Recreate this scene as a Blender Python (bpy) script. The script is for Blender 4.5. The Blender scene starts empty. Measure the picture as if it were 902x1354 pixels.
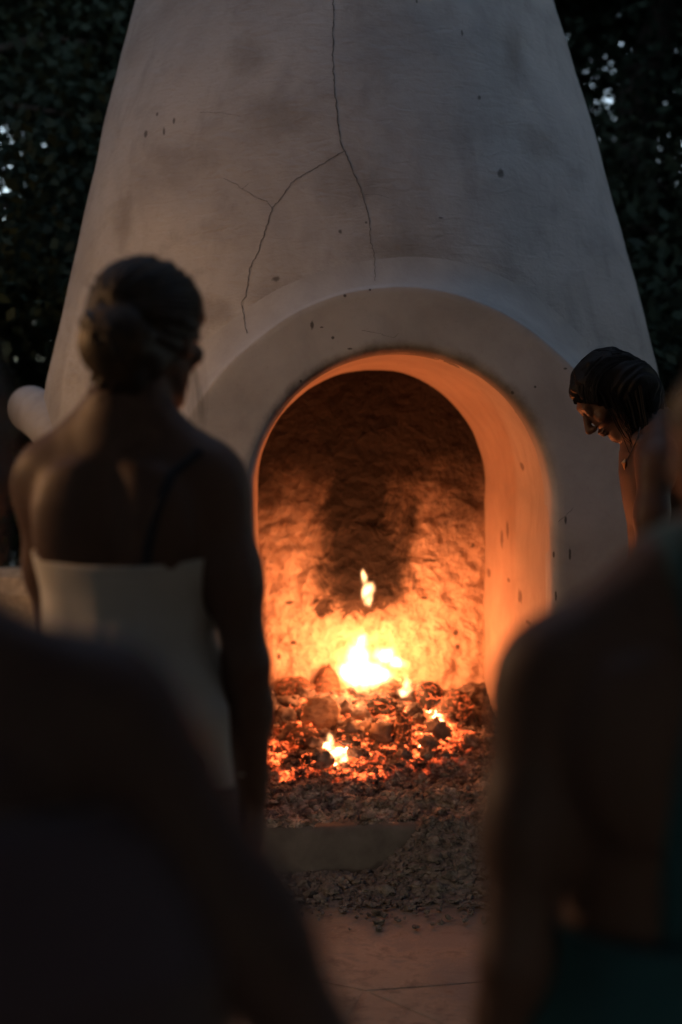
import bpy, math, random
import numpy as np
from mathutils import Vector, Matrix, noise
from mathutils.bvhtree import BVHTree

random.seed(7); rng = np.random.default_rng(7)
S = bpy.context.scene
COL = S.collection

# ------------------------------------------------------------------ camera, sky, sun, exposure
PITCH = math.radians(3.23); CAMZ = 1.35
cd = bpy.data.cameras.new('camera'); cam = bpy.data.objects.new('camera', cd); COL.objects.link(cam)
cam.location = (0, 0, CAMZ); cam.rotation_euler = (math.pi/2 - PITCH, 0, 0)
cd.sensor_fit = 'VERTICAL'; cd.sensor_height = 36; cd.sensor_width = 24; cd.lens = 50
cd.clip_start = 0.05; cd.clip_end = 600
cd.dof.use_dof = True; cd.dof.focus_distance = 3.95; cd.dof.aperture_fstop = 1.6
S.camera = cam
W = bpy.data.worlds.new('World'); S.world = W; W.use_nodes = True
SUN_EL, SUN_ROT = math.radians(13.0), math.radians(165)
sky = W.node_tree.nodes.new('ShaderNodeTexSky'); sky.sky_type = 'NISHITA'; sky.sun_disc = False
sky.sun_elevation = SUN_EL; sky.sun_rotation = SUN_ROT; sky.air_density = 1.0; sky.dust_density = 0.6; sky.ozone_density = 1.3
SKY_STRENGTH = 0.15
W.node_tree.nodes['Background'].inputs[1].default_value = SKY_STRENGTH
hs = W.node_tree.nodes.new('ShaderNodeHueSaturation'); hs.inputs['Saturation'].default_value = .72
W.node_tree.links.new(sky.outputs[0], hs.inputs['Color']); W.node_tree.links.new(hs.outputs[0], W.node_tree.nodes['Background'].inputs[0])
sl = bpy.data.lights.new('sun', 'SUN'); sl.energy = 0.015; sl.angle = math.radians(12); sl.color = (1, .8, .74)
so = bpy.data.objects.new('sun', sl); COL.objects.link(so)
sdir = Vector((math.sin(SUN_ROT)*math.cos(math.radians(22)), math.cos(SUN_ROT)*math.cos(math.radians(22)), math.sin(math.radians(22))))
so.rotation_euler = sdir.to_track_quat('Z', 'Y').to_euler()
S.view_settings.view_transform = 'Standard'; S.view_settings.look = 'None'
S.view_settings.exposure = 1.65; S.view_settings.gamma = 1
S.render.engine = 'CYCLES'
S.cycles.use_denoising = True
S.cycles.max_bounces = 6; S.cycles.diffuse_bounces = 4; S.cycles.transparent_max_bounces = 8
S.cycles.sample_clamp_indirect = 4.0; S.cycles.caustics_reflective = False; S.cycles.caustics_refractive = False
S.cycles.volume_step_rate = 1.0

FPX = 50/36*1354
def ray(px, py):
    """world direction through a pixel of the 902 x 1354 photograph (y component = 1)"""
    a, b = (px-451)/FPX, -(py-677)/FPX
    d = Vector((a, math.cos(PITCH) + b*math.sin(PITCH), b*math.cos(PITCH) - math.sin(PITCH)))
    return d/d.y
def at(px, py, Y):
    return Vector((0, 0, CAMZ)) + ray(px, py)*Y

# ------------------------------------------------------------------ object helpers
def link(name, me, mat=None, parent=None, loc=None):
    o = bpy.data.objects.new(name, me); COL.objects.link(o)
    if mat is not None and me is not None:
        me.materials.clear(); me.materials.append(mat)
    if loc is not None: o.location = loc
    if parent is not None: o.parent = parent
    return o
def tag(o, label=None, cat=None, group=None, kind=None):
    if label: o['label'] = label
    if cat: o['category'] = cat
    if group: o['group'] = group
    if kind: o['kind'] = kind
    return o
def empty(name, loc=(0, 0, 0), rz=0):
    o = bpy.data.objects.new(name, None); COL.objects.link(o); o.location = loc; o.rotation_euler = (0, 0, rz)
    o.empty_display_size = .1
    return o
def mesh_np(name, V, F, smooth=True):
    V = np.asarray(V, dtype=np.float32).reshape(-1, 3); F = np.asarray(F, dtype=np.int32)
    me = bpy.data.meshes.new(name); n, k = F.shape
    me.vertices.add(len(V)); me.vertices.foreach_set('co', V.ravel())
    me.loops.add(n*k); me.loops.foreach_set('vertex_index', F.ravel())
    me.polygons.add(n); me.polygons.foreach_set('loop_start', np.arange(0, n*k, k, dtype=np.int32))
    me.polygons.foreach_set('loop_total', np.full(n, k, dtype=np.int32))
    me.polygons.foreach_set('use_smooth', np.full(n, smooth, dtype=bool))
    me.update(calc_edges=True); me.validate()
    return me
def grid_faces(nu, nv, wrap_u=False):
    F = []
    for j in range(nv-1):
        for i in range(nu if wrap_u else nu-1):
            i2 = (i+1) % nu
            F.append((j*nu+i, j*nu+i2, (j+1)*nu+i2, (j+1)*nu+i))
    return np.array(F, dtype=np.int32)
class MB:
    def __init__(s): s.v = []; s.f = []
    def add(s, V, F):
        n = len(s.v); s.v += [tuple(v) for v in V]; s.f += [tuple(i+n for i in f) for f in F]
    def box(s, c, d, R=None):
        P = [Vector((x*d[0]/2, y*d[1]/2, z*d[2]/2)) for x in (-1, 1) for y in (-1, 1) for z in (-1, 1)]
        if R is not None: P = [R @ p for p in P]
        s.add([p+Vector(c) for p in P], [(0, 1, 3, 2), (4, 6, 7, 5), (0, 4, 5, 1), (2, 3, 7, 6), (0, 2, 6, 4), (1, 5, 7, 3)])
    def tube(s, pts, rad, n=8, caps=True, flat=1.0):
        pts = [Vector(p) for p in pts]; rings = []
        up = Vector((0, 0, 1)); prev = None
        for i, p in enumerate(pts):
            t = (pts[min(i+1, len(pts)-1)] - pts[max(i-1, 0)]).normalized()
            if prev is None: prev = t.orthogonal().normalized()
            a = (prev - t*prev.dot(t)).normalized(); b = t.cross(a); prev = a
            r = rad[i] if hasattr(rad, '__len__') else rad
            rings.append([p + (a*math.cos(2*math.pi*k/n) + b*math.sin(2*math.pi*k/n)*flat)*r for k in range(n)])
        F = [(j*n+k, j*n+(k+1) % n, (j+1)*n+(k+1) % n, (j+1)*n+k) for j in range(len(pts)-1) for k in range(n)]
        if caps: F += [tuple(range(n-1, -1, -1)), tuple((len(pts)-1)*n+k for k in range(n))]
        s.add([v for r in rings for v in r], F)
    def lathe(s, prof, n=16, c=(0, 0, 0)):
        V = [(c[0]+r*math.cos(2*math.pi*k/n), c[1]+r*math.sin(2*math.pi*k/n), c[2]+z) for r, z in prof for k in range(n)]
        F = [(j*n+k, j*n+(k+1) % n, (j+1)*n+(k+1) % n, (j+1)*n+k) for j in range(len(prof)-1) for k in range(n)]
        s.add(V, F)
    def mesh(s, name, smooth=True):
        me = bpy.data.meshes.new(name); me.from_pydata(s.v, [], s.f)
        me.polygons.foreach_set('use_smooth', [smooth]*len(me.polygons)); me.update(); return me
def nz(p, sc=1.0, oct=3):
    return noise.fractal(Vector(p)*sc, 1.0, 2.0, oct)

# ------------------------------------------------------------------ node helpers
def new_mat(name):
    m = bpy.data.materials.new(name); m.use_nodes = True
    return m, m.node_tree, m.node_tree.nodes['Principled BSDF']
def N(nt, t, **kw):
    n = nt.nodes.new(t)
    for k, v in kw.items():
        if k.startswith('i_'):
            key = k[2:]; n.inputs[int(key) if key.isdigit() else key].default_value = v
        else: setattr(n, k, v)
    return n
def L(nt, a, b): nt.links.new(a, b)
def coords(nt): return N(nt, 'ShaderNodeTexCoord').outputs['Object']
def noise_n(nt, co, scale, detail=4, rough=.55, dist=0):
    n = N(nt, 'ShaderNodeTexNoise'); L(nt, co, n.inputs['Vector'])
    n.inputs['Scale'].default_value = scale; n.inputs['Detail'].default_value = detail
    n.inputs['Roughness'].default_value = rough; n.inputs['Distortion'].default_value = dist
    return n.outputs['Fac']
def ramp(nt, fac, stops):
    r = N(nt, 'ShaderNodeValToRGB'); L(nt, fac, r.inputs[0]); e = r.color_ramp.elements
    while len(e) < len(stops): e.new(.5)
    for el, (p, c) in zip(e, stops):
        el.position = p; el.color = (c, c, c, 1) if not hasattr(c, '__len__') else (*c, 1)
    return r.outputs[0]
def mapr(nt, v, a, b, c=0, d=1, smooth=True):
    m = N(nt, 'ShaderNodeMapRange'); m.interpolation_type = 'SMOOTHSTEP' if smooth else 'LINEAR'
    L(nt, v, m.inputs[0])
    for i, x in zip((1, 2, 3, 4), (a, b, c, d)): m.inputs[i].default_value = x
    return m.outputs[0]
def math_n(nt, op, a, b=None):
    m = N(nt, 'ShaderNodeMath'); m.operation = op
    for i, x in enumerate((a, b)):
        if x is None: continue
        if isinstance(x, (int, float)): m.inputs[i].default_value = x
        else: L(nt, x, m.inputs[i])
    return m.outputs[0]
def mix(nt, fac, a, b, mode='MIX'):
    m = N(nt, 'ShaderNodeMix'); m.data_type = 'RGBA'; m.blend_type = mode
    for i, x in ((0, fac), (6, a), (7, b)):
        if isinstance(x, (int, float)): m.inputs[i].default_value = x
        elif isinstance(x, tuple): m.inputs[i].default_value = (*x, 1)
        else: L(nt, x, m.inputs[i])
    return m.outputs[2]
def bump(nt, b, h, strength=.3, dist=.01):
    n = N(nt, 'ShaderNodeBump'); n.inputs['Strength'].default_value = strength; n.inputs['Distance'].default_value = dist
    L(nt, h, n.inputs['Height']); L(nt, n.outputs[0], b.inputs['Normal']); return n
def vscale(nt, co, s):
    m = N(nt, 'ShaderNodeMapping'); L(nt, co, m.inputs[0]); m.inputs['Scale'].default_value = s; return m.outputs[0]
def spots(nt, co, lst, wob=None, edge=(1.15, .55)):
    """mask that is 1 inside small marks at given object-space places: (x,y,z, rx,ry,rz)"""
    out = None
    for (x, y, z, rx, ry, rz) in lst:
        m = N(nt, 'ShaderNodeMapping'); L(nt, co, m.inputs[0])
        m.inputs['Scale'].default_value = (1/rx, 1/ry, 1/rz); m.inputs['Location'].default_value = (-x/rx, -y/ry, -z/rz)
        ln = N(nt, 'ShaderNodeVectorMath'); ln.operation = 'LENGTH'; L(nt, m.outputs[0], ln.inputs[0])
        v = ln.outputs['Value']
        if wob is not None: v = math_n(nt, 'ADD', v, wob)
        k = mapr(nt, v, *edge)
        out = k if out is None else math_n(nt, 'MAXIMUM', out, k)
    return out

# ------------------------------------------------------------------ smooth implicit volumes (bodies, hair, flames)
def surface_nets(D, org, h):
    nx, ny, nzz = D.shape; ins = D < 0
    cs = (nx-1, ny-1, nzz-1); cnt = np.zeros(cs, np.int8)
    off = [(i, j, k) for i in (0, 1) for j in (0, 1) for k in (0, 1)]
    sl_ = lambda o: tuple(slice(a, a+c) for a, c in zip(o, cs))
    for o in off: cnt += ins[sl_(o)]
    cells = np.argwhere((cnt > 0) & (cnt < 8)); acc = np.zeros((len(cells), 3)); num = np.zeros((len(cells), 1))
    for a in off:
        for ax in range(3):
            if a[ax]: continue
            b = list(a); b[ax] = 1
            ca = cells+np.array(a); cb = cells+np.array(b)
            da = D[ca[:, 0], ca[:, 1], ca[:, 2]]; db = D[cb[:, 0], cb[:, 1], cb[:, 2]]
            m = (da < 0) != (db < 0); t = np.where(m, da/np.where(m, da-db, 1), 0)[:, None]
            acc += np.where(m[:, None], np.array(a)+(np.array(b)-np.array(a))*t, 0); num += m[:, None]
    V = org+(cells+acc/num)*h
    idx = np.full(cs, -1, np.int32); idx[cells[:, 0], cells[:, 1], cells[:, 2]] = np.arange(len(cells)); Q = []
    for ax in range(3):
        a1, a2 = (ax+1) % 3, (ax+2) % 3
        lo_ = [slice(1, -1)]*3; lo_[ax] = slice(0, -1); hi_ = [slice(1, -1)]*3; hi_[ax] = slice(1, None)
        e = ins[tuple(lo_)] != ins[tuple(hi_)]; c = np.argwhere(e); o = np.array([1, 1, 1]); o[ax] = 0; c = c+o
        def g(d1, d2):
            q = c.copy(); q[:, a1] += d1; q[:, a2] += d2; return idx[q[:, 0], q[:, 1], q[:, 2]]
        q = np.stack([g(-1, -1), g(0, -1), g(0, 0), g(-1, 0)], 1)
        s = ins[c[:, 0], c[:, 1], c[:, 2]]; q[~s] = q[~s][:, ::-1]; Q.append(q)
    return V, np.concatenate(Q)
class Vol:
    def __init__(s, lo, hi, h):
        s.h = h; s.lo = np.array(lo, float); s.n = np.ceil((np.array(hi)-s.lo)/h).astype(int)+1
        s.D = np.full(tuple(s.n), .06, np.float32)
    def sub(s, lo, hi):
        a = np.clip(np.floor((np.array(lo)-s.lo)/s.h).astype(int), 0, s.n-1); b = np.clip(np.ceil((np.array(hi)-s.lo)/s.h).astype(int)+1, 1, s.n)
        ax = [s.lo[i]+s.h*np.arange(a[i], b[i]) for i in range(3)]
        return tuple(slice(a[i], b[i]) for i in range(3)), np.stack(np.meshgrid(*ax, indexing='ij'), -1)
    def put(s, fn, lo, hi, k=.02, op='u'):
        m = k+.02; sl, P = s.sub(np.array(lo)-m, np.array(hi)+m)
        if P.size == 0: return
        d = fn(P); D = s.D[sl]
        if op == 'u':
            h_ = np.clip(.5+.5*(D-d)/k, 0, 1); s.D[sl] = D*(1-h_)+d*h_-k*h_*(1-h_)
        elif op == 's':
            h_ = np.clip(.5-.5*(D+d)/k, 0, 1); s.D[sl] = D*(1-h_)-d*h_+k*h_*(1-h_)
        elif op == 'i':
            h_ = np.clip(.5-.5*(D-d)/k, 0, 1); s.D[sl] = D*(1-h_)+d*h_+k*h_*(1-h_)
    def cone(s, a, b, ra, rb, k=.02, op='u'):
        a, b = np.array(a, float), np.array(b, float)
        def fn(P):
            ab = b-a; t = np.clip(((P-a) @ ab)/max(1e-9, ab @ ab), 0, 1); return np.linalg.norm(P-a-t[..., None]*ab, axis=-1)-(ra+(rb-ra)*t)
        R = max(ra, rb); s.put(fn, np.minimum(a, b)-R, np.maximum(a, b)+R, k, op)
    def ell(s, c, r, R=None, k=.02, op='u'):
        c, r = np.array(c, float), np.array(r, float); Rm = np.eye(3) if R is None else np.array(R)
        def fn(P):
            q = (P-c) @ Rm; k0 = np.linalg.norm(q/r, axis=-1); k1 = np.linalg.norm(q/(r*r), axis=-1); return k0*(k0-1)/np.maximum(k1, 1e-6)
        m = r.max(); s.put(fn, c-m, c+m, k, op)
    def mesh(s, name):
        V, Q = surface_nets(s.D, s.lo, s.h); return mesh_np(name, V, Q)
# ------------------------------------------------------------------ outdoor fireplace: geometry frame
FX, FY = 0.185, 4.20                                   # centre of the arch on the ground
FYAW = math.atan2(0.062, 0.998)                        # niche axis leans slightly to the left
CX, CY = 0.045, 5.40                                   # axis of the round chimney
VD = Vector((-math.sin(FYAW), math.cos(FYAW), 0)); UD = Vector((math.cos(FYAW), math.sin(FYAW), 0))
def F3(u, v, z): return Vector((FX, FY, 0)) + UD*u + VD*v + Vector((0, 0, z))
HW, SPR = 0.449, 1.138                                 # arch half width, springing height
def cone_r(z):
    zs = [-.1, 0, 1.1, 1.40, 1.554, 2.0, 2.45, 2.99, 3.6, 4.6, 5.6]
    rs = [1.17, 1.17, 1.165, 1.155, 1.132, 1.022, .905, .752, .61, .44, .35]
    return float(np.interp(z, zs, rs))
ZT = np.linspace(-.05, 5.6, 400); RT = np.array([cone_r(z) for z in ZT])
RT = np.convolve(np.pad(RT, 8, mode='edge'), np.ones(17)/17, 'valid')
def cone_rs(z): return float(np.interp(z, ZT, RT))
def CXF(z): return CX-.020*max(0, z-1.5)
def cone_wob(x, y, z):
    return .011*nz((x, y, z), 1.5, 2) + .0035*nz((x+9, y, z), 5, 2)
def cone_pt(th, z):
    r = cone_rs(z); cx = CXF(z); x, y = cx+r*math.cos(th), CY+r*math.sin(th)
    r += cone_wob(x, y, z)
    return Vector((cx+r*math.cos(th), CY+r*math.sin(th), z))
def cone_front(x, z):
    """y of the front of the chimney above a given x, z"""
    r = cone_rs(z); dx = min(abs(x-CXF(z)), r*.985); y = CY-math.sqrt(r*r-dx*dx)
    r += cone_wob(x, y, z); dx = min(abs(x-CXF(z)), r*.985)
    return CY-math.sqrt(r*r-dx*dx)
def cone_hit(px, py):
    d = ray(px, py); lo, hi = 3.8, 6.0
    for k in range(400):
        Y = 3.8+k*.005; p = Vector((0, 0, CAMZ))+d*Y
        r = math.hypot(p.x-CXF(p.z), p.y-CY)
        if r <= cone_rs(p.z)+cone_wob(p.x, p.y, p.z):
            lo, hi = Y-.005, Y
            for _ in range(9):
                m = (lo+hi)/2; p = Vector((0, 0, CAMZ))+d*m
                if math.hypot(p.x-CXF(p.z), p.y-CY) <= cone_rs(p.z)+cone_wob(p.x, p.y, p.z): hi = m
                else: lo = m
            return Vector((0, 0, CAMZ))+d*hi
    return p

# ------------------------------------------------------------------ materials
def plaster_mat():
    m, nt, b = new_mat('aged lime plaster'); co = coords(nt)
    big = noise_n(nt, co, 1.7, 5, .6, .6); mid = noise_n(nt, co, 5.5, 6, .62, .3); fine = noise_n(nt, co, 60, 5, .6)
    str_ = noise_n(nt, vscale(nt, co, (3.2, 3.2, .55)), 2.4, 5, .6, .4)
    c = ramp(nt, big, [(.32, (.315, .302, .298)), (.52, (.42, .405, .398)), (.7, (.465, .448, .435))])
    c = mix(nt, mapr(nt, mid, .48, .72, 0, .5), c, (.26, .245, .238))
    c = mix(nt, mapr(nt, str_, .52, .75, 0, .42), c, (.24, .22, .21))
    c = mix(nt, mapr(nt, fine, .55, .75, 0, .25), c, (.26, .235, .215))
    pts = []
    for (px, py, w, h) in [(193, 177, 3, 5), (217, 174, 2, 6), (230, 160, 2, 5), (208, 151, 2, 3), (450, 306, 3, 3.4), (365, 369, 6, 5),
                           (484, 294, 2, 2), (583, 288, 4, 1.5), (634, 129, 3, 3), (611, 44, 1.5, 5), (551, 2, 1.5, 3), (662, 229, 5, 7)]:
        p = cone_hit(px, py); s = p.y/FPX; pts.append((p.x, p.y, p.z, w*s, .05, h*s))
    k = spots(nt, co, pts, math_n(nt, 'MULTIPLY', math_n(nt, 'SUBTRACT', fine, .5), 1.6))
    c = mix(nt, math_n(nt, 'MULTIPLY', k, .75), c, (.05, .045, .042))
    # broad weather stains over the shoulder of the arch and high on the cone
    pts = []
    for (px, py, w, h) in [(520, 330, 80, 26), (370, 395, 48, 24), (330, 75, 30, 30), (560, 350, 40, 20), (360, 160, 40, 34), (460, 240, 40, 50),
                           (680, 75, 18, 50), (710, 190, 40, 26), (165, 290, 16, 60), (285, 410, 30, 20)]:
        p = cone_hit(px, py); s = p.y/FPX; pts.append((p.x, p.y, p.z, w*s, .25, h*s))
    k = spots(nt, co, pts, math_n(nt, 'MULTIPLY', math_n(nt, 'SUBTRACT', noise_n(nt, co, 8, 8, .68), .45), 2.4), (1.5, .1))
    c = mix(nt, math_n(nt, 'MULTIPLY', k, .42), c, (.15, .125, .10))
    L(nt, c, b.inputs['Base Color']); b.inputs['Roughness'].default_value = .9
    h = math_n(nt, 'ADD', math_n(nt, 'MULTIPLY', mid, .9), math_n(nt, 'MULTIPLY', fine, .16))
    trowel = noise_n(nt, vscale(nt, co, (6, 6, 18)), 2.0, 3, .5, 1.2)
    h = math_n(nt, 'ADD', h, math_n(nt, 'MULTIPLY', trowel, .35))
    bump(nt, b, h, .42, .022); return m
def surround_mat():
    m, nt, b = new_mat('smooth grey plaster'); co = coords(nt)
    mid = noise_n(nt, co, 4, 6, .62, .4); fine = noise_n(nt, co, 70, 5, .6)
    c = ramp(nt, mid, [(.3, (.31, .298, .292)), (.6, (.41, .395, .387)), (.75, (.44, .422, .41))])
    c = mix(nt, mapr(nt, fine, .56, .75, 0, .22), c, (.24, .22, .21))
    pts = []
    for (px, py, w, h) in [(412, 427, 2.6, 6.5), (456, 387, 2.6, 2.6), (490, 379, 2.2, 2), (425, 430, 2.5, 1.2), (440, 444, 2.2, 2.4), (463, 459, 4, 1.6),
                           (397, 503, 2.4, 2.6), (683, 518, 2.6, 2.6), (756, 485, 3.2, 1.8), (714, 510, 1.8, 1.8), (752, 690, 2, 6), (757, 735, 2, 10), (738, 790, 1.5, 8), (736, 735, 1.5, 5)]:
        p = at(px, py, FY); s = FY/FPX; pts.append((p.x, p.y+.05, p.z, w*s, .3, h*s))
    k = spots(nt, co, pts, math_n(nt, 'MULTIPLY', math_n(nt, 'SUBTRACT', fine, .5), 1.3))
    c = mix(nt, math_n(nt, 'MULTIPLY', k, .85), c, (.04, .036, .034))
    d = N(nt, 'ShaderNodeVectorMath'); d.operation = 'SUBTRACT'; L(nt, co, d.inputs[0]); d.inputs[1].default_value = (FX, FY, SPR)
    d2 = N(nt, 'ShaderNodeVectorMath'); d2.operation = 'MULTIPLY'; L(nt, d.outputs[0], d2.inputs[0]); d2.inputs[1].default_value = (1, 0, 1)
    ln = N(nt, 'ShaderNodeVectorMath'); ln.operation = 'LENGTH'; L(nt, d2.outputs[0], ln.inputs[0]); sx = N(nt, 'ShaderNodeSeparateXYZ'); L(nt, d.outputs[0], sx.inputs[0])
    lip = mapr(nt, math_n(nt, 'ADD', ln.outputs['Value'], math_n(nt, 'MULTIPLY', math_n(nt, 'SUBTRACT', noise_n(nt, co, 12, 5, .65), .5), .07)), HW+.045, HW-.002)
    c = mix(nt, math_n(nt, 'MULTIPLY', math_n(nt, 'MULTIPLY', lip, mapr(nt, sx.outputs[2], .0, .35)), .75), c, (.07, .055, .048))
    L(nt, c, b.inputs['Base Color']); b.inputs['Roughness'].default_value = .88
    h = math_n(nt, 'ADD', mid, math_n(nt, 'MULTIPLY', fine, .18)); bump(nt, b, h, .3, .015); return m
def vault_mat():
    m, nt, b = new_mat('heat-stained plaster'); co = coords(nt)
    mid = noise_n(nt, co, 5, 6, .62, .4); fine = noise_n(nt, co, 80, 4, .6)
    brush = noise_n(nt, vscale(nt, co, (4, 4, 1)), 6, 4, .6, .5)
    c = ramp(nt, mid, [(.3, (.31, .26, .215)), (.65, (.40, .335, .28))])
    c = mix(nt, mapr(nt, brush, .5, .75, 0, .35), c, (.26, .21, .175))
    pts = []
    for (px, py, v, w, h) in [(692, 617, .42, 5, 6.5), (660, 712, .82, 4, 14), (671, 700, .70, 2.8, 13), (684, 789, .50, 2, 10), (669, 767, .70, 2.2, 3), (646, 757, 1.05, 3, 6),
                              (697, 824, .36, 3, 3), (540, 487, .35, 22, 4)]:
        p = at(px, py, FY+v); s = p.y/FPX; pts.append((p.x, p.y, p.z, max(w*s, .03), .035 if v != .35 else .12, h*s*1.05))
    k = spots(nt, co, pts, math_n(nt, 'MULTIPLY', math_n(nt, 'SUBTRACT', noise_n(nt, co, 35, 4), .5), 1.6))
    c = mix(nt, math_n(nt, 'MULTIPLY', k, .72), c, (.07, .045, .035))
    L(nt, c, b.inputs['Base Color']); b.inputs['Roughness'].default_value = .8
    bump(nt, b, math_n(nt, 'ADD', mid, math_n(nt, 'MULTIPLY', fine, .2)), .3, .012); return m
def backwall_mat():
    m, nt, b = new_mat('sooty rough firebox wall'); co = coords(nt)
    sx = N(nt, 'ShaderNodeSeparateXYZ'); L(nt, co, sx.inputs[0]); x, z = sx.outputs[0], sx.outputs[2]
    n1 = noise_n(nt, co, 5, 7, .66, .6); n2 = noise_n(nt, co, 16, 6, .65, .8); n3 = noise_n(nt, co, 45, 5, .62)
    c = ramp(nt, n2, [(.3, (.40, .29, .21)), (.5, (.60, .48, .37)), (.7, (.68, .56, .45))])
    c = mix(nt, mapr(nt, n3, .54, .68, 0, .5), c, (.19, .12, .08))
    # soot: wide at the crown, a narrow plume over the fire
    wob = math_n(nt, 'MULTIPLY', math_n(nt, 'SUBTRACT', n1, .5), .55)
    up = mapr(nt, z, .70, 1.45, 0, 1, False)                        # 0 at the fire, 1 at the crown
    half = math_n(nt, 'ADD', math_n(nt, 'MULTIPLY', math_n(nt, 'POWER', up, .6), .085), .115)
    dx = math_n(nt, 'ABSOLUTE', math_n(nt, 'ADD', math_n(nt, 'SUBTRACT', x, .085), math_n(nt, 'MULTIPLY', math_n(nt, 'SUBTRACT', up, .4), .03)))
    plume = mapr(nt, math_n(nt, 'SUBTRACT', math_n(nt, 'ADD', dx, math_n(nt, 'MULTIPLY', wob, .9)), half), .13, -.09)
    plume = math_n(nt, 'MULTIPLY', plume, mapr(nt, math_n(nt, 'ADD', z, math_n(nt, 'MULTIPLY', wob, .35)), .60, .72))
    crown = mapr(nt, math_n(nt, 'ADD', z, wob), .80, 1.27, 0, .985)
    patch = math_n(nt, 'MULTIPLY', mapr(nt, n1, .50, .62), mapr(nt, z, .85, 1.25, 0, .75))
    soot = math_n(nt, 'MAXIMUM', math_n(nt, 'MAXIMUM', plume, crown), patch)
    low = spots(nt, co, [(.06, 5.3, .72, .15, .3, .075), (.15, 5.3, .735, .07, .3, .05), (-.06, 5.3, .70, .06, .3, .05)], math_n(nt, 'MULTIPLY', math_n(nt, 'SUBTRACT', n2, .5), 2.4))
    soot = math_n(nt, 'MAXIMUM', soot, math_n(nt, 'MULTIPLY', low, .93))
    pts = [(*at(px, py, 5.28), w*5.28/FPX, .3, h*5.28/FPX) for (px, py, w, h) in
           [(548, 770, 4, 14), (627, 722, 4, 4), (605, 660, 4, 4), (612, 668, 3, 4), (593, 690, 3, 3), (556, 570, 9, 10), (382, 797, 7, 3), (604, 838, 4, 5), (606, 857, 3, 4), (562, 792, 6, 3), (388, 850, 5, 3), (571, 742, 12, 2.5), (369, 868, 3, 5)]]
    k = spots(nt, co, pts, math_n(nt, 'MULTIPLY', math_n(nt, 'SUBTRACT', n3, .5), 2.0))
    soot = math_n(nt, 'MAXIMUM', soot, math_n(nt, 'MULTIPLY', k, .8))
    c = mix(nt, soot, c, (.008, .0065, .0055))
    L(nt, c, b.inputs['Base Color']); b.inputs['Roughness'].default_value = .85
    h = math_n(nt, 'ADD', n2, math_n(nt, 'MULTIPLY', n3, .35)); bump(nt, b, h, .9, .03); return m
def simple_mat(name, col, rough=.8, var=.25, scale=20, bstr=.3, bdist=.005, metal=0):
    m, nt, b = new_mat(name); co = coords(nt); n = noise_n(nt, co, scale, 5, .6)
    lo = tuple(x*(1-var) for x in col); hi = tuple(min(1, x*(1+var)) for x in col)
    L(nt, ramp(nt, n, [(.3, lo), (.7, hi)]), b.inputs['Base Color'])
    b.inputs['Roughness'].default_value = rough; b.inputs['Metallic'].default_value = metal
    if bstr: bump(nt, b, n, bstr, bdist)
    return m
def ember_mat():
    """ash, charcoal and glowing embers; the glow sits where the fire burns"""
    m, nt, b = new_mat('embers and ash'); co = coords(nt)
    n1 = noise_n(nt, co, 9, 5, .6, .5); n2 = noise_n(nt, co, 21, 4, .6, .5); n3 = noise_n(nt, co, 60, 3, .6)
    c = ramp(nt, n2, [(.3, (.03, .026, .024)), (.5, (.13, .11, .10)), (.72, (.34, .30, .27))])
    L(nt, c, b.inputs['Base Color']); b.inputs['Roughness'].default_value = .95
    heat = spots(nt, co, HOT, math_n(nt, 'MULTIPLY', math_n(nt, 'SUBTRACT', n1, .5), 2.2))
    wide = spots(nt, co, WARM, math_n(nt, 'MULTIPLY', math_n(nt, 'SUBTRACT', n1, .5), 1.6))
    veins = mapr(nt, math_n(nt, 'ADD', math_n(nt, 'MULTIPLY', n2, .65), math_n(nt, 'MULTIPLY', n3, .35)), .47, .64)
    g = math_n(nt, 'ADD', math_n(nt, 'MULTIPLY', math_n(nt, 'MULTIPLY', wide, veins), .95),
               math_n(nt, 'MULTIPLY', heat, math_n(nt, 'ADD', math_n(nt, 'MULTIPLY', veins, 3.2), .5)))
    col = ramp(nt, math_n(nt, 'MULTIPLY', g, .4), [(0, (1, .085, .016)), (.35, (1, .17, .04)), (.8, (1, .36, .13)), (1, (1, .52, .25))])
    L(nt, col, b.inputs['Emission Color'])
    L(nt, math_n(nt, 'MULTIPLY', g, 1.25), b.inputs['Emission Strength'])
    bump(nt, b, n3, .5, .01); return m
def char_mat(name, lo, hi, glow=0.0):
    m, nt, b = new_mat(name); co = coords(nt)
    n = noise_n(nt, vscale(nt, co, (1, 1, 3)), 26, 5, .65, .5); v = N(nt, 'ShaderNodeTexVoronoi'); v.feature = 'DISTANCE_TO_EDGE'
    L(nt, co, v.inputs['Vector']); v.inputs['Scale'].default_value = 38
    c = ramp(nt, n, [(.3, lo), (.7, hi)]); L(nt, c, b.inputs['Base Color']); b.inputs['Roughness'].default_value = .85
    if glow:
        g = math_n(nt, 'MULTIPLY', mapr(nt, v.outputs['Distance'], .10, 0), mapr(nt, n, .45, .6))
        L(nt, math_n(nt, 'MULTIPLY', g, glow), b.inputs['Emission Strength']); b.inputs['Emission Color'].default_value = (1, .13, .03, 1)
    bump(nt, b, math_n(nt, 'ADD', n, v.outputs['Distance']), .6, .012); return m
def skin_mat(name, col):
    m, nt, b = new_mat(name); co = coords(nt)
    n = noise_n(nt, co, 7, 4, .6); f = noise_n(nt, co, 220, 3, .6)
    c = ramp(nt, n, [(.3, tuple(x*.86 for x in col)), (.7, tuple(min(1, x*1.1) for x in col))])
    L(nt, c, b.inputs['Base Color']); b.inputs['Roughness'].default_value = .55; b.inputs['Specular IOR Level'].default_value = .22
    b.inputs['Subsurface Weight'].default_value = .08; b.inputs['Subsurface Radius'].default_value = (.012, .005, .003); b.inputs['Subsurface Scale'].default_value = 1
    bump(nt, b, f, .12, .002); return m
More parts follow.
